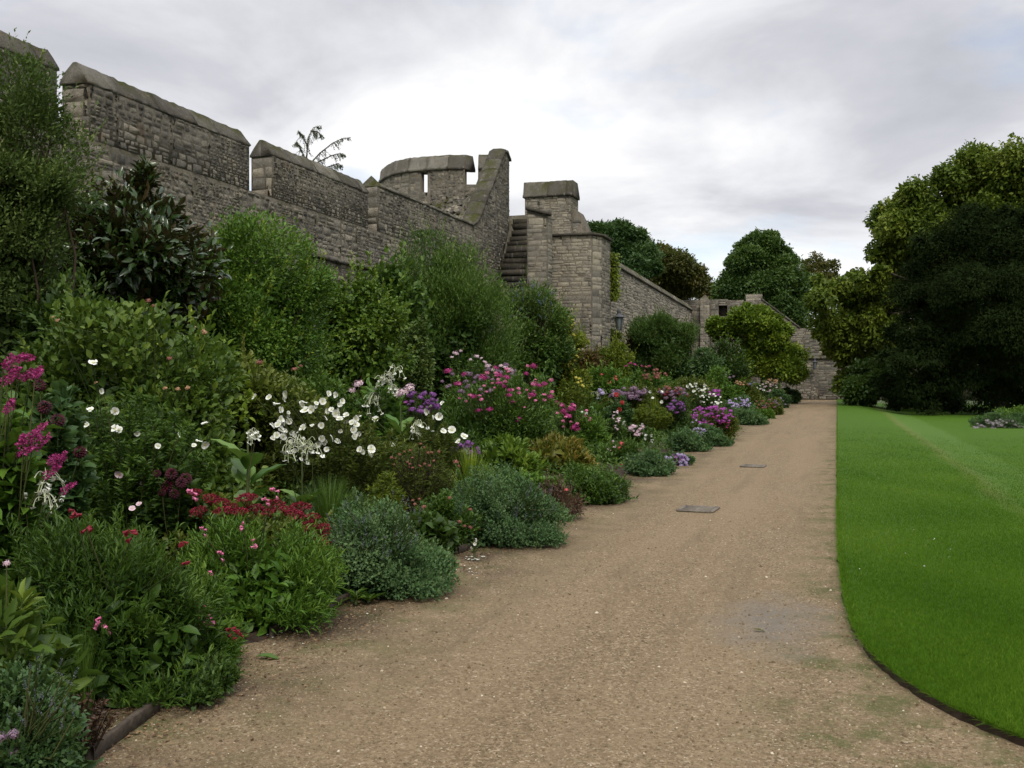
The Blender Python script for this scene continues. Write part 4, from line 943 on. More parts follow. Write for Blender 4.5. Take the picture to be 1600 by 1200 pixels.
tree('dark_shrub', 'dark leafy understorey between the chestnut and the yew, at the back of the lawn', 1385, 60, 'dark',
     [(1345,612,26),(1378,600,34),(1412,612,30),(1445,622,30),(1352,585,24),(1480,628,24),(1395,575,30)], 30000, .24, .5, 1.2, -.3, .12, cat='shrub')
tree('round_tree', 'dark green dome-shaped tree behind the end wall, at the middle of the skyline', 1190, 105, 'round',
     [(1192,440,68),(1190,400,42),(1165,415,34),(1220,418,36),(1150,450,36),(1235,452,36),(1178,378,18),(1205,380,18),(1140,475,30),(1205,480,55),(1255,475,28),(1245,510,25),(1225,500,30),(1170,470,40),(1130,450,18),(1263,440,16)],
     95000, .30, .55, 2.5, 0, .4)
tree('laurel_tree', 'glossy deep green tree behind the wall, next to the tall buttress', 960, 72, 'blue',
     [(950,375,28),(985,385,34),(930,365,20),(970,362,18),(1005,400,24),(960,410,40),(1000,425,30),(925,395,30)], 42000, .25, .45, 1.5, 0, .25)
tree('autumn_tree', 'browning olive tree behind the wall, right of the glossy deep green one', 1045, 82, 'rust',
     [(1030,405,26),(1055,415,28),(1010,420,28),(1075,430,24),(1040,440,36),(1070,450,22),(1090,445,14),(1005,385,14)], 42000, .25, .5, 1.5, 0, .25)
tree('russet_tree', 'thin reddish brown treetop showing above the wall corner', 1103, 112, 'rust',
     [(1100,440,12),(1112,452,14),(1095,458,12),(1118,462,10),(1104,466,14)], 3600, .34, .5, 1.5, 0, .2, sparse=.2)
tree('thin_crowned_tree', 'pale thin crowned tree far behind, between the dome-shaped tree and the chestnut', 1282, 125, 'rust',
     [(1278,408,14),(1290,420,16),(1268,425,14),(1300,412,8),(1285,440,18),(1262,410,7),(1300,435,10)], 3400, .36, .5, 1.5, 0, .2, sparse=.2)
tree('birch_tree', 'pale green small tree peeping over the end wall left of the chestnut', 1290, 92, 'pale', [(1290,520,14),(1283,540,10),(1295,500,10)], 3000, .28, .5, 1, 0, .12)
def cedar():
    rng = np.random.default_rng(5); d = 27.5; top = wpt(500,196,d); base = wpt(474,0,d); loc = np.array((base[0], base[1], 0))
    r = thing('cedar_tree', 'feathery tip of a cedar showing above the wall, alone against the sky', 'tree', loc)
    tk = MB(); path = [loc, wpt(474,420,d), wpt(478,262,d)]; tk.tube(path, [.22,.14,.05], 8); tk.build('trunk', M['bark'], r, True)
    fo = MB(); br = MB()
    runs = [[(478,275),(480,240),(482,215),(490,200),(502,197)], [(480,262),(500,240),(520,224),(535,217),(549,215)], [(480,262),(505,250),(520,243),(532,240),(540,243)], [(480,255),(470,232),(464,222),(461,226)],
            [(482,230),(472,212),(466,205)], [(480,270),(510,262),(528,256),(536,260)], [(480,265),(462,250),(452,250)], [(486,205),(496,206),(505,214)], [(478,285),(505,282),(530,284)], [(478,290),(455,282),(440,286)]]
    for q in runs:
        dz = rng.uniform(-.6,.6); C = np.array([wpt(x, y, d+dz*i/len(q)) for i, (x, y) in enumerate(q)]); br.tube(C, np.linspace(.022,.006,len(C)), 5)
        L = np.linspace(0,1,len(C)); n = 34
        for t in rng.uniform(.08,1,n):
            p = np.array([np.interp(t, L, C[:,i]) for i in range(3)]); l = rng.uniform(.12,.34)*(1.1-t*.75)
            dr = norm(rng.normal(size=3)*np.array((.35,.35,.15)) + np.array((.25,0,-.75))); e = p + dr*l; br.tube([p, e], [.005,.002], 3)
            m = 14; s = rng.uniform(0,1,m)[:,None]; scatter(fo, T_DIA, p*(1-s)+e*s, rdir(rng,m)*.7+dr*.9, rdir(rng,m), .05, .013, rng.uniform(0,1,m))
        m = 70; t = rng.uniform(0,1,m); p = np.stack([np.interp(t, L, C[:,i]) for i in range(3)],1); scatter(fo, T_DIA, p, rdir(rng,m), rdir(rng,m), .05, .014, rng.uniform(0,1,m))
    fo.build('needles', M['cedar'], r); br.build('branches', M['bark'], r)
cedar()

# ------------------------------------------------------------------ shrubs along the wall
S = dict(cat='shrub', form='shrub', stemmat='twig', ns=26)
plant('tall_shrub', 'tall grey-green fine-leaved shrub against the wall at the far left edge', px=8, X=-8.0, hw=98, top=118, leaf='sage', n=62000, size=.048, ratio=.42, K=34, crf=.34, shoots=420, shoot_len=.34, shoot_mat='pale', tmpl=T_DIA, **S)
plant('magnolia_shrub', 'glossy dark magnolia with brown-backed leaves, below the highest merlon at left', px=200, X=-8.6, hw=108, top=222, leaf='gloss', n=10500, size=.145, ratio=.42, K=26, crf=.32, shoots=70, shoot_len=.3, oa=1., up=.25, rnd=.9, **S)
plant('climbing_shrub', 'rounded bright green shrub with bare dark twiggy front, beside the magnolia', px=375, X=-8.4, hw=150, top=334, leaf='bright', n=50000, size=.062, ratio=.45, K=26, crf=.33, lift=.1, shoots=260, shoot_len=.3, shoot_mat='lime', tmpl=T_DIA, **S)
plant('leafy_shrub', 'dark leafy shrub filling the gap under the tall fine-leaved shrub, left of the magnolia', px=95, X=-7.3, hw=70, top=412, leaf='dark', n=9000, size=.08, ratio=.45, K=18, crf=.36, **S)
plant('hop_vine', 'yellow-green leafy vine tumbling down right of the twiggy rounded shrub', px=553, X=-8.0, hw=80, top=424, leaf='hop', n=19000, size=.078, ratio=.7, K=20, crf=.36, oa=.9, up=-.3, **S)
plant('hydrangea_shrub', 'dark broad-leaved shrub between the yellow-green vine and the big feathery bush', px=612, X=-8.6, hw=52, top=405, leaf='mid', n=7000, size=.12, ratio=.65, K=16, crf=.36, up=0., **S)
plant('conical_shrub', 'narrow pale green cone-shaped young shrub in front of the big feathery bush', px=650, X=-7.4, hw=27, top=476, leaf='pale', n=4200, size=.10, ratio=.55, cat='shrub', form='upright', ns=26, stemmat='stem', up=.1)
plant('feathery_bush', 'largest rounded bush, dark below with pale feathery shoots on top, in front of the stairs', px=692, X=-8.6, hw=110, top=372, leaf='mid', n=62000, size=.075, ratio=.32, K=30, crf=.32, shoots=800, shoot_len=.5, shoot_mat='pale', tmpl=T_DIA, oa=.7, up=.9, **S)
plant('ceanothus_shrub', 'loose fresh green shrub dotted with dull blue flowers, left of the tall buttress', px=828, X=-8.0, hw=66, top=436, leaf='mid', n=26000, size=.085, ratio=.42, K=26, crf=.32, shoots=300, shoot_len=.45, shoot_mat='pale', tmpl=T_DIA,
      fl=[('sprig','blueflower',11,('oval',825,470,50,35,34))], **S)
plant('flowering_climber', 'leafy plant with yellow flowers at the foot of the tall buttress', px=884, X=-7.3, hw=26, top=486, leaf='yellow', n=9000, size=.085, ratio=.5, K=16, crf=.36, tmpl=T_DIA,
      fl=[('cluster','yellowflower',6,('oval',888,545,16,52,40))], **S)
plant('reddish_vine', 'dull reddish brown vine hugging the base of the tall buttress', px=912, X=-8.2, hw=22, top=536, leaf='redvine', n=5200, size=.10, ratio=.6, K=12, crf=.38, tmpl=T_DIA, **S)
plant('wall_shrub', 'dark green clipped climber under the wall lantern', px=952, X=-9.6, hw=24, top=500, leaf='olive', n=7000, size=.11, ratio=.55, K=12, crf=.36, tmpl=T_DIA, **S)
plant('golden_shrub', 'yellow-green bushy shrub just below the wall lantern', px=962, X=-8.4, hw=28, top=528, leaf='yellow', n=8000, size=.10, ratio=.45, K=14, crf=.36, tmpl=T_DIA, **S)
plant('rusty_shrub', 'rust-tinged thin climber between the golden shrub and the round dark bush', px=993, X=-9.3, hw=15, top=520, leaf='redvine', n=3200, size=.12, ratio=.5, K=9, crf=.38, tmpl=T_DIA, **S)
plant('round_bush', 'round dense dark green bush right of the wall lantern', px=1036, X=-7.9, hw=59, top=472, leaf='round', n=44000, size=.13, ratio=.30, K=26, crf=.30, shoots=420, shoot_len=.45, shoot_mat='sage', tmpl=T_DIA, oa=.8, up=.6, **S)
plant('ground_shrub', 'bluish green shrub below and right of the round dense bush', px=1098, X=-7.0, hw=34, top=548, leaf='blue', n=9000, size=.15, ratio=.5, K=14, crf=.36, tmpl=T_DIA, **S)
plant('variegated_shrub', 'dark shrub speckled with pale leaf edges, in front of the yellow-green tree', px=1128, X=-6.3, hw=36, top=522, leaf='dark', n=9000, size=.15, ratio=.5, K=14, crf=.36, tmpl=T_DIA,
      fl=[('sprig','pinkpale',5,('oval',1128,552,30,24,40))], **S)
tree('small_tree', 'vivid yellow-green small tree with layered foliage near the far end of the border', 1185, 66, 'lime',
     [(1165,500,24),(1190,492,14),(1195,530,40),(1140,520,26),(1215,545,34),(1120,510,14),(1240,555,20),(1235,580,22),(1165,560,34),(1200,575,30),(1150,585,18),(1195,505,16),(1225,520,14),(1248,585,12)],
     42000, .26, .45, 1.6, .1, .12, tmpl=T_LEAF, up=.35)
def ivy():
    rng = np.random.default_rng(9); r = thing('ivy', 'yellow-green strip of ivy hanging down the wall just right of the tall buttress', 'climber', (-8.95, 42.4, 5.))
    mb = MB(); n = 2600; px = rng.normal(956, 4.5, n); py = rng.uniform(394, 468, n); px = px + (py-394)*.03
    P = np.array([wpt(a, b, 43.2 + rng.uniform(-.25,.25)) for a, b in zip(px, py)])
    leaves_on(mb, rng, P, np.tile((.4,-.8,.1),(n,1)), .12, .7, T_DIA, rng.uniform(.1,.9,n), .5, -.6, .7); mb.build('foliage', M['yellow'], r)
    mb = MB(); mb.tube([wpt(957,470,43.3), wpt(955,430,43.3), wpt(956,396,43.3)], [.03,.02,.01], 5); mb.build('stems', M['twig'], r)
ivy()
plant('pale_shrub', 'small pale-leaved shrub under the yew, on the lawn edge', px=1502, X=13.6, hw=26, top=627, leaf='pale', n=3600, size=.14, ratio=.4, K=10, crf=.42, base=-.28, tmpl=T_DIA, **S)

# ------------------------------------------------------------------ the flower border
B = dict(cat='plant')
# --- left foreground, front edge
CM = dict(cat='catmint', leaf='grey', tmpl=T_DIA, K=26, crf=.30, size=.028, ratio=.55, ns=40, rnd=.9, off=(.55,.92), warp=.3, slump=.62, dep=1.25, group='grey-green catmint mounds along the path')
plant('catmint_mound', 'nearest low catmint cut off by the bottom left corner', px=35, X=-2.95, hw=112, top=1030, n=16000, shoots=130, shoot_len=.07, fl=[('sprig','catmint',26,('oval',60,1090,70,60,26)),('cluster','mauve',22,('oval',25,1160,30,18,3))], **{**CM, 'leaf':'blue'})
plant('catmint_mound', 'largest grey-green catmint spilling on the gravel, right of the crimson sedum', px=598, X=-3.28, hw=108, top=764, n=30000, shoots=320, shoot_len=.10, fl=[('sprig','catmint',20,('oval',585,830,80,60,70))], **CM)
plant('catmint_mound', 'second big catmint mound, beyond the farther edging board', px=786, X=-3.15, hw=96, top=727, n=30000, shoots=300, shoot_len=.10, fl=[('sprig','catmint',15,('oval',790,790,80,52,64))], **CM)
plant('catmint_mound', 'third green catmint, just past the dry purple-brown plant', px=936, X=-2.95, hw=58, top=722, n=16000, shoots=160, shoot_len=.09, fl=[('sprig','catmint',10,('oval',950,765,40,22,20))], **{**CM, 'leaf':'mid', 'size':.034})
plant('catmint_mound', 'fourth catmint, left of the lilac asters on the path edge', px=1014, X=-3.0, hw=40, top=704, n=11000, shoots=120, shoot_len=.12, fl=[('sprig','catmint',8,('oval',1014,725,30,16,16))], **{**CM, 'size':.045})
plant('catmint_mound', 'silvery catmint behind the lilac asters, below the pale aster bush', px=1072, X=-3.2, hw=34, top=672, n=9000, shoots=110, shoot_len=.16, **{**CM, 'size':.055})
plant('catmint_mound', 'small catmint at the foot of the magenta asters', px=1120, X=-2.75, hw=26, top=672, n=7000, shoots=70, shoot_len=.12, **{**CM, 'size':.055})
plant('catmint_mound', 'long smooth silvery catmint beyond the magenta asters', px=1168, X=-3.0, hw=36, top=636, n=12000, shoots=160, shoot_len=.2, **{**CM, 'size':.075})
plant('penstemon', 'bright green narrow-leaved penstemon with sparse pink bells, in front of the crimson sedum', px=385, X=-3.70, hw=140, top=822, form='dome', leaf='bright', n=15000, size=.055, ratio=.20, K=30, crf=.30, shoots=300, shoot_len=.11, ns=60, cat='penstemon', up=.5,
      fl=[('bells','pink',24,[(318,830),(380,822),(325,905),(345,868),(398,850),(300,775),(415,785),(430,770)])])
plant('penstemon', 'dark green penstemon mass with few crimson flowers, at the left foreground', px=178, X=-3.55, hw=165, top=806, form='dome', leaf='mid', n=22000, size=.05, ratio=.20, K=34, crf=.28, shoots=420, shoot_len=.16, ns=70, cat='penstemon', up=.5,
      fl=[('bells','crimson',26,[(135,828),(118,805),(205,840),(285,850),(290,880)]),('bells','pink',24,[(155,978),(165,985)])])
plant('penstemon', 'fresh green penstemon clump with drooping pink bells, beside the path at lower left', px=300, X=-3.42, hw=62, top=905, form='dome', leaf='bright', n=8500, size=.045, ratio=.22, K=18, crf=.34, shoots=150, shoot_len=.12, ns=40, cat='penstemon', up=.4,
      fl=[('bells','pink',30,[(322,965),(310,955),(328,970)]),('bells','crimson',24,[(362,990),(372,994)])])
plant('leafy_plant', 'low dark leafy plant creeping onto the gravel under the lower left penstemon', px=285, X=-3.15, hw=88, top=1040, leaf='dark', n=11000, size=.03, ratio=.5, K=16, crf=.34, ns=30, **B)
plant('peony', 'bronze-edged peony leaves at the left edge above the corner catmint', px=2, X=-3.30, hw=62, top=890, leaf='rose', n=620, size=.105, ratio=.36, K=14, crf=.4, ns=24, oa=1., up=.4, cat='peony', fill=.3,
      fl=[('cluster','pinkpale',16,[(10,880)])])
plant('dead_stalks', 'dry grey seed stalks lying over the edging board at lower left', px=120, X=-3.05, hw=62, top=1080, form='upright', leaf='brown', n=900, size=.022, ratio=.5, ns=36, cat='dead plant', stemmat='twig')
plant('fern_tuft', 'thin green tuft beside the bare soil at lower left', px=130, X=-3.35, hw=38, top=985, form='blades', leaf='mid', n=110, size=.007, cat='plant')
for (x, X, hw, tp, lab) in ((555, -3.22, 24, 925, 'broad-leaved green weed growing in the gravel, right of the middle edging board'), (575, -3.16, 22, 938, 'smaller broad-leaved weed on the gravel at the foot of the largest catmint')):
    plant('weed', lab, px=x, X=X, hw=hw, top=tp, form='rosette', leaf='bright', n=16, size=.125, ratio=.26, cat='weed')
plant('sedum', 'dark crimson sedum with flat flower heads, between the bright penstemon and largest catmint', px=470, X=-3.95, hw=85, top=792, leaf='olive', n=5200, size=.055, ratio=.55, K=16, crf=.36, ns=30, cat='sedum',
      fl=[('sedum','crimson',30,[(505,825),(520,850),(540,880),(525,878),(498,850),(515,870),(470,793),(490,808),(460,805),(482,822),(534,862),(508,838),(545,892),(486,880)])])
plant('sedum', 'deep crimson sedum heads beneath the dark dahlias', px=345, X=-4.2, hw=85, top=775, leaf='olive', n=5200, size=.055, ratio=.55, K=16, crf=.36, ns=30, cat='sedum',
      fl=[('sedum','crimson',30,[(305,770),(345,785),(350,800),(310,800),(375,800),(400,795),(430,788),(385,780),(420,800),(340,850),(330,780),(362,792),(447,797)])])
plant('dahlia', 'dark maroon ball dahlias over deep shade, left of the cabbage-leaved tobacco plant', px=275, X=-4.5, hw=58, top=728, form='upright', leaf='dark', n=2600, size=.10, ratio=.5, ns=22, cat='dahlia',
      fl=[('ball','maroon',19,[(245,740),(268,741),(283,755),(253,770),(272,772),(290,748),(262,760)])])
plant('dahlia', 'dark maroon dahlias among white flowers, right of the magenta spikes', px=85, X=-4.7, hw=55, top=592, form='upright', leaf='blue', n=3600, size=.10, ratio=.5, ns=26, cat='dahlia',
      fl=[('ball','maroon',21,[(62,602),(70,636),(90,657),(125,707)])])
plant('persicaria', 'tall broad-leaved plant with magenta flower spikes at the left edge', px=-10, X=-4.2, hw=78, top=560, form='upright', leaf='bright', n=2600, size=.13, ratio=.42, ns=34, cat='persicaria', up=.1,
      fl=[('spike','magenta',40,[(5,580),(20,570),(32,560),(12,596),(30,595),(48,590),(55,588),(8,645),(14,640),(30,700),(40,690),(45,684),(55,680),(35,708),(50,703),(25,712),(68,745),(82,735),(78,722),(92,718),(95,770),(2,600)])])
plant('tobacco_plant', 'white drooping tobacco flowers on a big-leaved plant, low at the left edge', px=50, X=-4.0, hw=48, top=735, form='rosette', leaf='big', n=14, size=.3, ratio=.55, cat='tobacco plant', fl=[('trumpets','white',58,[(70,790),(5,748),(75,765)]),('bells','white',22,[(72,758),(38,776),(96,778)])])
plant('cosmos', 'sparse white open flowers over thin dark foliage, at left below the rose thicket', px=205, X=-5.0, hw=130, top=600, form='upright', leaf='mid', n=20000, size=.06, ratio=.28, ns=150, cat='flower',
      fl=[('open','white',15,[(145,567),(103,608),(158,611),(180,642),(135,664),(180,670),(186,672),(214,677),(278,680),(246,697),(130,700),(310,690),(303,696),(320,695),(320,662),(141,640),(91,627),(108,665)]),('open','pinkpale',16,[(186,741),(224,752),(217,788),(206,795)])])
plant('rose_thicket', 'big sprawling rose thicket with a few peach blooms, under the magnolia', px=220, X=-6.2, hw=185, top=492, leaf='rose', n=24000, size=.075, ratio=.6, K=38, crf=.28, shoots=170, shoot_len=.35, ns=60, cat='rose bush', low=.05,
      fl=[('cluster','peach',10,[(83,496),(90,501),(258,607),(278,608),(293,606),(150,598),(320,520)]),('cluster','rustflower',11,[(232,470),(240,478),(265,560)])])
plant('rose_bush', 'olive-tinted rose bush with reddish tips, right of the peach rose thicket', px=385, X=-6.3, hw=110, top=546, leaf='olive', n=15000, size=.075, ratio=.6, K=28, crf=.30, shoots=120, shoot_len=.3, ns=40, cat='rose bush', fl=[('cluster','rustflower',12,[(405,566),(460,577),(470,572),(318,515)])])
plant('lime_vine', 'lime-green trailing rose shoots over the crest of the rose thicket', px=270, X=-6.4, hw=90, top=488, leaf='lime', n=3200, size=.085, ratio=.6, K=14, crf=.36, ns=30, cat='rose bush', fl=[('cluster','peach',13,[(305,512),(318,518)])])
plant('low_shrub', 'dark low foliage behind the white cosmos, in front of the yellow-green vine', px=520, X=-6.8, hw=85, top=580, leaf='mid', n=10000, size=.07, ratio=.5, K=20, crf=.34, **B)
W1 = [(398,620),(420,621),(432,632),(438,640),(443,622),(447,616),(440,660),(434,664),(440,672),(455,690),(473,669),(477,666),(513,615),(525,617),(504,627),(503,630),(532,633),(512,642),(525,646),(518,640),(560,651),(556,654),(540,658),(567,706),(580,702),(578,709),(579,700),(527,690),(520,684),(510,702),(507,690),(561,678),(562,702),(487,640),(476,642),(426,685),(442,683),(455,676),(427,664),(550,660),(553,672)]
plant('cosmos', 'mass of white open flowers on fine stems, left of the tallest tobacco flowers', px=525, X=-5.2, hw=130, top=640, form='upright', leaf='olive', n=24000, size=.06, ratio=.2, ns=180, cat='flower',
      fl=[('open','white',15,W1),('open','white',12,('oval',500,665,85,45,36))])
plant('cosmos', 'loose group of white open flowers with yellow eyes, in front of the purple asters', px=665, X=-4.7, hw=66, top=650, form='upright', leaf='olive', n=13000, size=.06, ratio=.2, ns=100, cat='flower',
      fl=[('open','white',14,[(667,643),(672,636),(678,652),(686,651),(706,672),(676,673),(693,674),(716,690),(732,704),(725,682),(617,707),(588,735),(562,738),(687,749),(629,711),(638,715),(612,695),(587,655),(691,630)])])
plant('tobacco_plant', 'cabbage-leaved tobacco plant with a white drooping flower head, above the sedum', px=385, X=-4.35, hw=55, top=672, form='rosette', leaf='big', n=15, size=.42, ratio=.62, cat='tobacco plant', fl=[('trumpets','white',44,[(394,682),(398,690)])])
plant('tobacco_plant', 'tobacco plant with spidery white tubes nodding among the white cosmos', px=470, X=-4.5, hw=45, top=690, form='rosette', leaf='big', n=9, size=.30, ratio=.6, cat='tobacco plant', fl=[('trumpets','white',52,[(465,705),(480,702),(455,712),(488,715)])])
plant('tobacco_plant', 'upright tobacco plant with large green leaves, right of the white cosmos mass', px=625, X=-5.0, hw=46, top=632, form='rosette', leaf='big', n=16, size=.40, ratio=.42, cat='tobacco plant', fl=[('trumpets','white',42,[(655,672),(650,684)])])
plant('tobacco_plant', 'tallest tobacco plant, a fountain of creamy white tubes at the centre of the border', px=592, X=-6.0, hw=42, top=592, form='upright', leaf='big', n=700, size=.16, ratio=.45, ns=16, cat='tobacco plant', fl=[('trumpets','white',46,[(605,592),(618,588),(598,606),(588,630),(580,640),(612,612),(600,600)]),('cluster','pinkpale',20,[(622,618),(630,612),(640,606),(560,600),(550,610)])])
plant('fine_grass', 'arching clump of thin green grass blades above the largest catmint', px=515, X=-4.25, hw=88, top=748, form='blades', leaf='mid', n=900, size=.006, cat='grass clump')
plant('asparagus_fern', 'yellow-green ferny plant above the largest catmint', px=602, X=-4.0, hw=32, top=735, form='upright', leaf='yellow', n=5200, size=.05, ratio=.2, ns=60, cat='plant')
plant('wiry_plant', 'brownish green wiry stems between the two big catmint mounds', px=655, X=-4.1, hw=58, top=690, form='upright', leaf='olive', n=6000, size=.05, ratio=.16, ns=110, cat='plant', stemmat='twig', fl=[('cluster','rustflower',7,('oval',650,715,40,25,22))])
plant('red_salvia', 'low bushy green plant with small red flowers, left of the second big catmint', px=690, X=-3.55, hw=50, top=772, leaf='mid', n=8000, size=.04, ratio=.4, K=18, crf=.34, shoots=90, shoot_len=.1, ns=30, cat='plant', fl=[('cluster','rustflower',11,[(655,780),(648,788),(702,778),(718,815),(726,822),(735,796),(662,792),(735,824),(645,782)])])
plant('leafy_plant', 'dark heart-leaved plant filling the gap right of the largest catmint', px=660, X=-3.6, hw=36, top=800, leaf='dark', n=900, size=.10, ratio=.75, K=10, crf=.4, ns=16, cat='plant')
plant('flower_remnant', 'nodding white flower stalk leaning onto the path in front of the second big catmint', px=740, X=-3.05, hw=10, top=838, form='upright', leaf='pale', n=40, size=.03, ratio=.3, ns=4, cat='flower', fl=[('open','white',8,[(737,856),(742,850)]),('bells','white',9,[(744,843)])])
plant('daylily', 'lime-green strap-leaved clump behind the second big catmint', px=735, X=-4.0, hw=50, top=700, form='blades', leaf='lime', n=170, size=.022, cat='daylily', fl=[('cluster','rustflower',12,[(712,722),(716,728)])])
AS = dict(cat='aster')
plant('aster', 'purple asters showing between the tobacco leaves and the magenta bush', px=662, X=-5.6, hw=34, top=606, form='upright', leaf='dark', n=3000, size=.06, ratio=.3, ns=40, **AS, fl=[('cluster','purple',14,('oval',660,628,26,18,38)),('cluster','violet',14,[(634,629),(620,645),(622,655)]),('cluster','pinkpale',12,[(622,612),(628,618),(615,618)])])
plant('aster', 'small violet asters tucked under the white flowers with yellow eyes', px=722, X=-4.7, hw=32, top=682, form='upright', leaf='dark', n=2600, size=.06, ratio=.3, ns=34, **AS, fl=[('cluster','purple',13,('oval',725,704,24,16,30))])
plant('phlox', 'widest dark green bush scattered with magenta phlox heads, centre of the border', px=775, X=-5.6, hw=118, top=590, form='dome', leaf='mid', n=26000, size=.075, ratio=.36, K=34, crf=.30, shoots=260, shoot_len=.3, ns=60, cat='phlox',
      fl=[('cluster','magenta',17,[(700,580),(780,587),(792,590),(834,572),(822,584),(796,610),(788,604),(800,628),(795,618),(832,617),(835,600),(843,603),(810,655),(740,620),(765,640),(748,642),(725,585),(755,590),(780,600),(850,600),(860,620),(715,600),(775,575)]),('cluster','mauve',11,('oval',730,600,50,18,24)),('cluster','pink',9,('oval',790,610,85,42,34))])
plant('phlox', 'bright magenta flower sprays leaning right, beside the gilded peony', px=898, X=-5.0, hw=34, top=625, form='upright', leaf='mid', n=3600, size=.06, ratio=.3, ns=46, cat='phlox', fl=[('cluster','magenta',16,[(878,633),(893,640),(885,648),(900,665),(910,667),(896,668),(888,651),(903,672),(895,634),(915,662),(880,642),(870,628)]),('cluster','white',10,[(910,644),(916,646)]),('cluster','pink',9,('oval',898,650,30,26,20))])
plant('phlox', 'pale pink phlox heads in front of the big feathery bush', px=730, X=-7.2, hw=44, top=550, form='upright', leaf='mid', n=5200, size=.08, ratio=.35, ns=50, cat='phlox', fl=[('cluster','pinkpale',12,[(712,552),(720,548),(706,558),(745,557),(752,560),(758,566),(735,562),(762,572),(770,578),(790,575),(798,578),(783,572)])])
plant('buddleia', 'mauve spent flower heads over grey foliage, beside the pale pink phlox', px=778, X=-6.8, hw=34, top=566, leaf='grey', n=5200, size=.08, ratio=.35, K=14, crf=.36, cat='shrub', fl=[('cluster','mauve',12,('oval',785,580,26,10,14))])
plant('peony', 'golden bronze peony foliage turning yellow, above the third catmint', px=868, X=-4.35, hw=58, top=682, leaf='gold', n=2800, size=.105, ratio=.34, K=18, crf=.34, ns=36, oa=1., up=.5, cat='peony', fill=.3)
plant('peony', 'green peony foliage just tinged yellow, under the magenta phlox bush', px=800, X=-4.4, hw=52, top=688, leaf='hop', n=2600, size=.10, ratio=.38, K=16, crf=.36, ns=30, oa=1., up=.4, cat='peony', fill=.3)
plant('dried_plant', 'dark purple-brown dried plant on the path edge between two catmint mounds', px=852, X=-3.2, hw=55, top=752, leaf='brown', n=7000, size=.04, ratio=.25, K=18, crf=.34, shoots=120, shoot_len=.14, ns=70, cat='dried plant', stemmat='twig', fl=[('cluster','coral',14,[(885,766)])])
plant('leafy_plant', 'fresh leafy plant in the gap behind the dry purple-brown plant', px=822, X=-3.7, hw=38, top=738, leaf='bright', n=2400, size=.07, ratio=.5, K=12, crf=.38, ns=20, **B)
# --- middle distance
plant('yellow_goldenrod', 'olive plant with small yellow blooms at the foot of the yellow climber', px=895, X=-6.6, hw=34, top=585, form='upright', leaf='yellow', n=4200, size=.08, ratio=.3, ns=50, cat='plant', fl=[('cluster','yellowflower',8,[(905,592),(908,596),(903,598),(910,602),(900,590),(912,604)])])
plant('leafy_mound', 'dense bright green mound topped with pink-red flowers, below the golden shrub', px=1000, X=-6.6, hw=40, top=572, leaf='bright', n=12000, size=.11, ratio=.4, K=22, crf=.33, cat='plant', fl=[('cluster','magenta',8,[(985,568),(992,570),(1003,572),(1015,572),(978,572)]),('cluster','rustflower',8,('oval',1018,585,16,14,22))])
plant('leafy_mound', 'mid-green mound between the yellow-flowered plants and the pink-topped mound', px=940, X=-7.2, hw=36, top=572, leaf='bright', n=10000, size=.11, ratio=.4, K=20, crf=.34, cat='plant', fl=[('cluster','coral',6,('oval',950,590,14,10,10))])
plant('joe_pye_weed', 'dusky mauve-brown flower heads behind the red dahlias', px=978, X=-5.6, hw=34, top=602, form='dome', leaf='olive', n=6000, size=.09, ratio=.35, K=18, crf=.34, cat='plant', fl=[('cluster','mauve',13,('oval',982,616,30,12,60))])
plant('tobacco_plant', 'lone pale tobacco flower head left of the red dahlias', px=933, X=-5.4, hw=22, top=610, form='rosette', leaf='big', n=9, size=.45, ratio=.5, cat='tobacco plant', fl=[('trumpets','lavender',28,[(930,620),(940,618)]),('cluster','lavender',12,[(941,615),(938,610)])])
plant('dahlia', 'green dahlia plant carrying a few scarlet blooms, before the mauve flower heads', px=968, X=-5.0, hw=26, top=615, form='upright', leaf='blue', n=2600, size=.10, ratio=.45, ns=24, cat='dahlia', fl=[('ball','red',8,[(963,617),(972,629),(968,640)])])
plant('fern_clump', 'green feathery plant right of the magenta sprays', px=925, X=-4.6, hw=30, top=648, leaf='bright', n=7000, size=.06, ratio=.35, K=18, crf=.34, shoots=90, shoot_len=.25, **B)
plant('snapdragon', 'upright pale pink snapdragon spikes in the middle of the border', px=962, X=-4.5, hw=22, top=648, form='upright', leaf='mid', n=2800, size=.06, ratio=.3, ns=30, cat='snapdragon', fl=[('bells','pinkpale',12,[(962,646),(958,652),(966,656),(963,668),(965,660)])])
plant('phlox', 'white and pale pink phlox cluster above the silvery catmint', px=998, X=-4.1, hw=26, top=662, form='upright', leaf='mid', n=3200, size=.06, ratio=.3, ns=36, cat='phlox', fl=[('cluster','pinkpale',9,('oval',997,672,16,8,26)),('bells','white',10,[(1018,680),(1019,688),(1010,684),(1002,664),(975,660)])])
plant('coral_flower', 'coral red flower sprays on a green bush left of the fourth catmint', px=965, X=-3.9, hw=38, top=690, leaf='mid', n=9000, size=.05, ratio=.35, K=20, crf=.34, shoots=120, shoot_len=.2, cat='plant', fl=[('cluster','coral',12,[(972,694),(968,700),(984,718),(978,722),(972,726),(988,714),(968,730)]),('bells','pinkpale',10,[(960,698),(952,702),(958,690)]),('cluster','crimson',8,('oval',1003,715,16,14,12))])
plant('yellow_foliage_plant', 'tall yellow-green feathery plant behind the white and pink phlox', px=1012, X=-4.6, hw=42, top=632, form='upright', leaf='yellow', n=9000, size=.08, ratio=.2, ns=90, cat='plant', fl=[('open','white',6,[(1010,605),(1016,612),(1020,622),(1034,628),(1034,612),(1050,640)])])
plant('ornamental_grass', 'yellowish arching grass tuft left of the dark purple asters', px=1022, X=-4.9, hw=22, top=620, form='blades', leaf='yellow', n=140, size=.025, cat='grass clump')
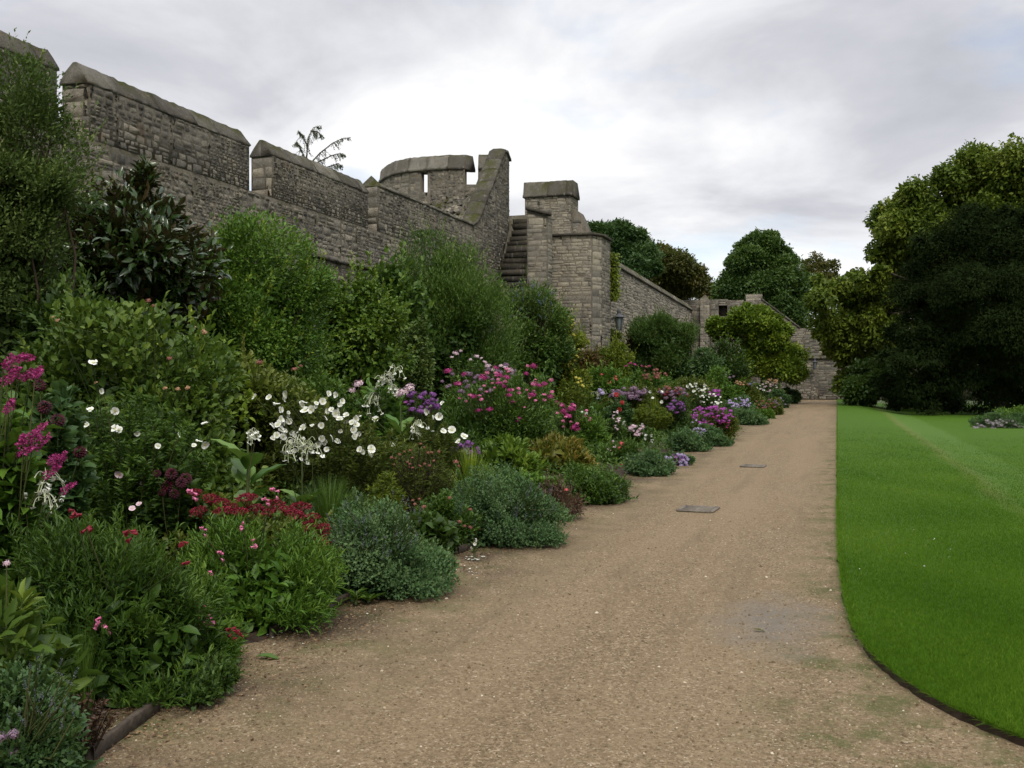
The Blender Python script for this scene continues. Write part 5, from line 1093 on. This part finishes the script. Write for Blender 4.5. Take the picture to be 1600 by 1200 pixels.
plant('wine_plant', 'dull wine-red flowering plant between the grass tuft and white daisies', px=1050, X=-4.9, hw=34, top=606, leaf='olive', n=7000, size=.08, ratio=.35, K=16, crf=.36, cat='plant', fl=[('cluster','mauve',10,('oval',1050,615,26,10,30)),('cluster','rustflower',9,('oval',1045,608,20,6,14)),('cluster','crimson',8,('oval',1055,618,20,8,10))])
plant('aster', 'dark purple aster clump left of the magenta asters', px=1058, X=-4.0, hw=26, top=622, form='dome', leaf='dark', n=4200, size=.07, ratio=.3, K=14, crf=.36, **AS, fl=[('cluster','purple',9,('oval',1057,635,15,11,34))])
plant('daisy', 'tall white daisies dotted over the middle of the border', px=1095, X=-4.6, hw=28, top=604, form='upright', leaf='mid', n=4200, size=.08, ratio=.3, ns=46, cat='flower', fl=[('open','white',5,('oval',1090,608,18,12,34)),('open','white',5,('oval',1110,625,18,10,26))])
plant('phlox', 'violet-pink phlox behind the white daisies', px=1118, X=-4.8, hw=16, top=606, form='upright', leaf='mid', n=1800, size=.09, ratio=.3, ns=24, cat='phlox', fl=[('cluster','violet',8,('oval',1116,614,10,5,20))])
plant('aster', 'big magenta aster mass overhanging the path edge', px=1112, X=-3.2, hw=42, top=634, form='dome', leaf='olive', n=9000, size=.07, ratio=.3, K=20, crf=.34, **AS, fl=[('cluster','violet',8,('oval',1112,648,36,15,80)),('cluster','magenta',7,('oval',1128,662,24,14,20))])
plant('aster', 'pale lavender asters in front of the magenta mass', px=1092, X=-3.2, hw=30, top=664, form='dome', leaf='grey', n=6000, size=.06, ratio=.35, K=16, crf=.36, **AS, fl=[('cluster','lavender',7,('oval',1090,682,24,13,70)),('cluster','lavender',6,[(1082,660),(1088,657),(1094,662)])])
plant('aster', 'lilac asters spilling onto the gravel, nearest aster clump to the drain grates', px=1057, X=-2.85, hw=24, top=707, form='dome', leaf='grey', n=4200, size=.05, ratio=.35, K=14, crf=.38, **AS, fl=[('cluster','lavender',9,('oval',1057,721,19,12,60)),('open','purple',7,('oval',1057,721,18,11,24))])
plant('aster', 'tiny violet aster tuft alone at the gravel edge below the magenta mass', px=1134, X=-2.62, hw=7, top=688, form='dome', leaf='olive', n=700, size=.05, ratio=.4, K=8, crf=.4, **AS, fl=[('cluster','violet',6,('oval',1134,696,4,6,18))])
# --- far end of the border
plant('lavender', 'bluish lavender flower mass beyond the white daisies', px=1152, X=-3.6, hw=28, top=620, form='dome', leaf='grey', n=6000, size=.09, ratio=.35, K=16, crf=.36, cat='lavender', fl=[('cluster','lavender',7,('oval',1155,630,18,9,40))])
plant('leafy_mound', 'low green mound spilling on the path beyond the silvery catmint', px=1192, X=-2.85, hw=22, top=640, leaf='bright', n=6000, size=.09, ratio=.45, K=14, crf=.36, **B)
plant('heather', 'brownish green spreading plant near the far end of the path edge', px=1198, X=-3.0, hw=30, top=624, leaf='olive', n=8000, size=.11, ratio=.3, K=16, crf=.36, cat='plant', fl=[('cluster','rustflower',5,('oval',1195,632,20,8,24)),('cluster','mauve',5,('oval',1205,632,14,8,16))])
plant('lavender', 'hazy lilac plant near the far end, left of the last green clump', px=1216, X=-3.1, hw=20, top=612, leaf='grey', n=5000, size=.13, ratio=.3, K=14, crf=.36, cat='lavender', fl=[('cluster','lavender',5,('oval',1220,628,9,8,24))])
plant('leafy_mound', 'last dark green clump of the border, before the end wall', px=1234, X=-2.9, hw=16, top=608, leaf='blue', n=5000, size=.16, ratio=.4, K=12, crf=.38, cat='plant', fl=[('cluster','rustflower',4,[(1228,612),(1236,616),(1232,620)])])
plant('pink_flower', 'pale green plant with blush flowers under the yellow-green tree', px=1196, X=-3.9, hw=30, top=592, form='upright', leaf='pale', n=4200, size=.14, ratio=.35, ns=40, cat='plant', fl=[('cluster','peach',5,('oval',1205,596,10,5,16)),('cluster','pinkpale',5,('oval',1200,604,16,8,18)),('open','white',4,('oval',1180,610,20,8,18))])
plant('rusty_spirea', 'tawny pink flower heads left of the blush flowers', px=1165, X=-4.4, hw=20, top=594, form='dome', leaf='olive', n=3600, size=.13, ratio=.35, K=12, crf=.38, cat='plant', fl=[('cluster','peach',6,('oval',1160,598,12,4,14)),('cluster','blueflower',6,[(1172,600),(1178,598),(1175,603)])])
plant('green_shrub', 'bright mid-green shrub left of the tawny flower heads', px=1125, X=-5.6, hw=30, top=575, leaf='bright', n=9000, size=.13, ratio=.4, K=16, crf=.36, cat='shrub', fl=[('cluster','mauve',6,[(1140,590),(1146,588),(1134,585)])])
plant('green_shrub', 'low olive shrub in front of the round dense bush', px=1082, X=-6.0, hw=36, top=575, leaf='olive', n=9000, size=.12, ratio=.4, K=16, crf=.36, cat='shrub')
plant('green_shrub', 'dark low shrub in front of the round dense bush, left of the olive one', px=1040, X=-6.2, hw=32, top=580, leaf='mid', n=8000, size=.11, ratio=.4, K=16, crf=.36, cat='shrub', fl=[('cluster','rustflower',7,('oval',1030,585,14,8,12))])
# right-hand shrubs on the lower lawn
plant('grey_shrub', 'low grey dead-headed shrub on the lower lawn at the right edge', px=1568, X=6.2, hw=46, top=648, leaf='greyleaf' if 'greyleaf' in M else 'grey', n=9000, size=.09, ratio=.3, K=18, crf=.34, cat='shrub', base=-.28, tmpl=T_DIA, fl=[('cluster','greyflower',9,('oval',1560,668,38,14,80))], shoots=60, shoot_len=.2)
plant('green_ground_shrub', 'low fresh green shrub behind the grey one at the right edge', px=1622, X=8.2, hw=68, top=636, leaf='bright', n=14000, size=.09, ratio=.5, K=22, crf=.32, cat='shrub', base=-.28, tmpl=T_DIA)

# ------------------------------------------------------------------ undergrowth between the plants (uncountable)
rng = np.random.default_rng(77); mb = MB(); n = 130000
y = 2.6 + 75*rng.uniform(0,1,n)**2.0; x = -3.42 - 7.2*rng.uniform(0,1,n)**.9
hh = (.12 + .15*np.minimum(-3.4-x, 4.5)); z = np.array([gz(q) for q in x]) + hh*rng.uniform(0,1,n)**.7
sz = .045*(1 + y*.03); out = rdir(rng, n); out[:,2] = abs(out[:,2])
cl = (np.sin(x*2.3 + 1.7*np.sin(y*1.1))*np.sin(y*1.9 + x) + 1)/2
leaves_on(mb, rng, np.c_[x,y,z], out, sz, .42, T_LEAF, np.clip(cl*.5 + rng.normal(.2,.15,n),0,1))
struct('border_undergrowth', mb, M['mid'], 'stuff')
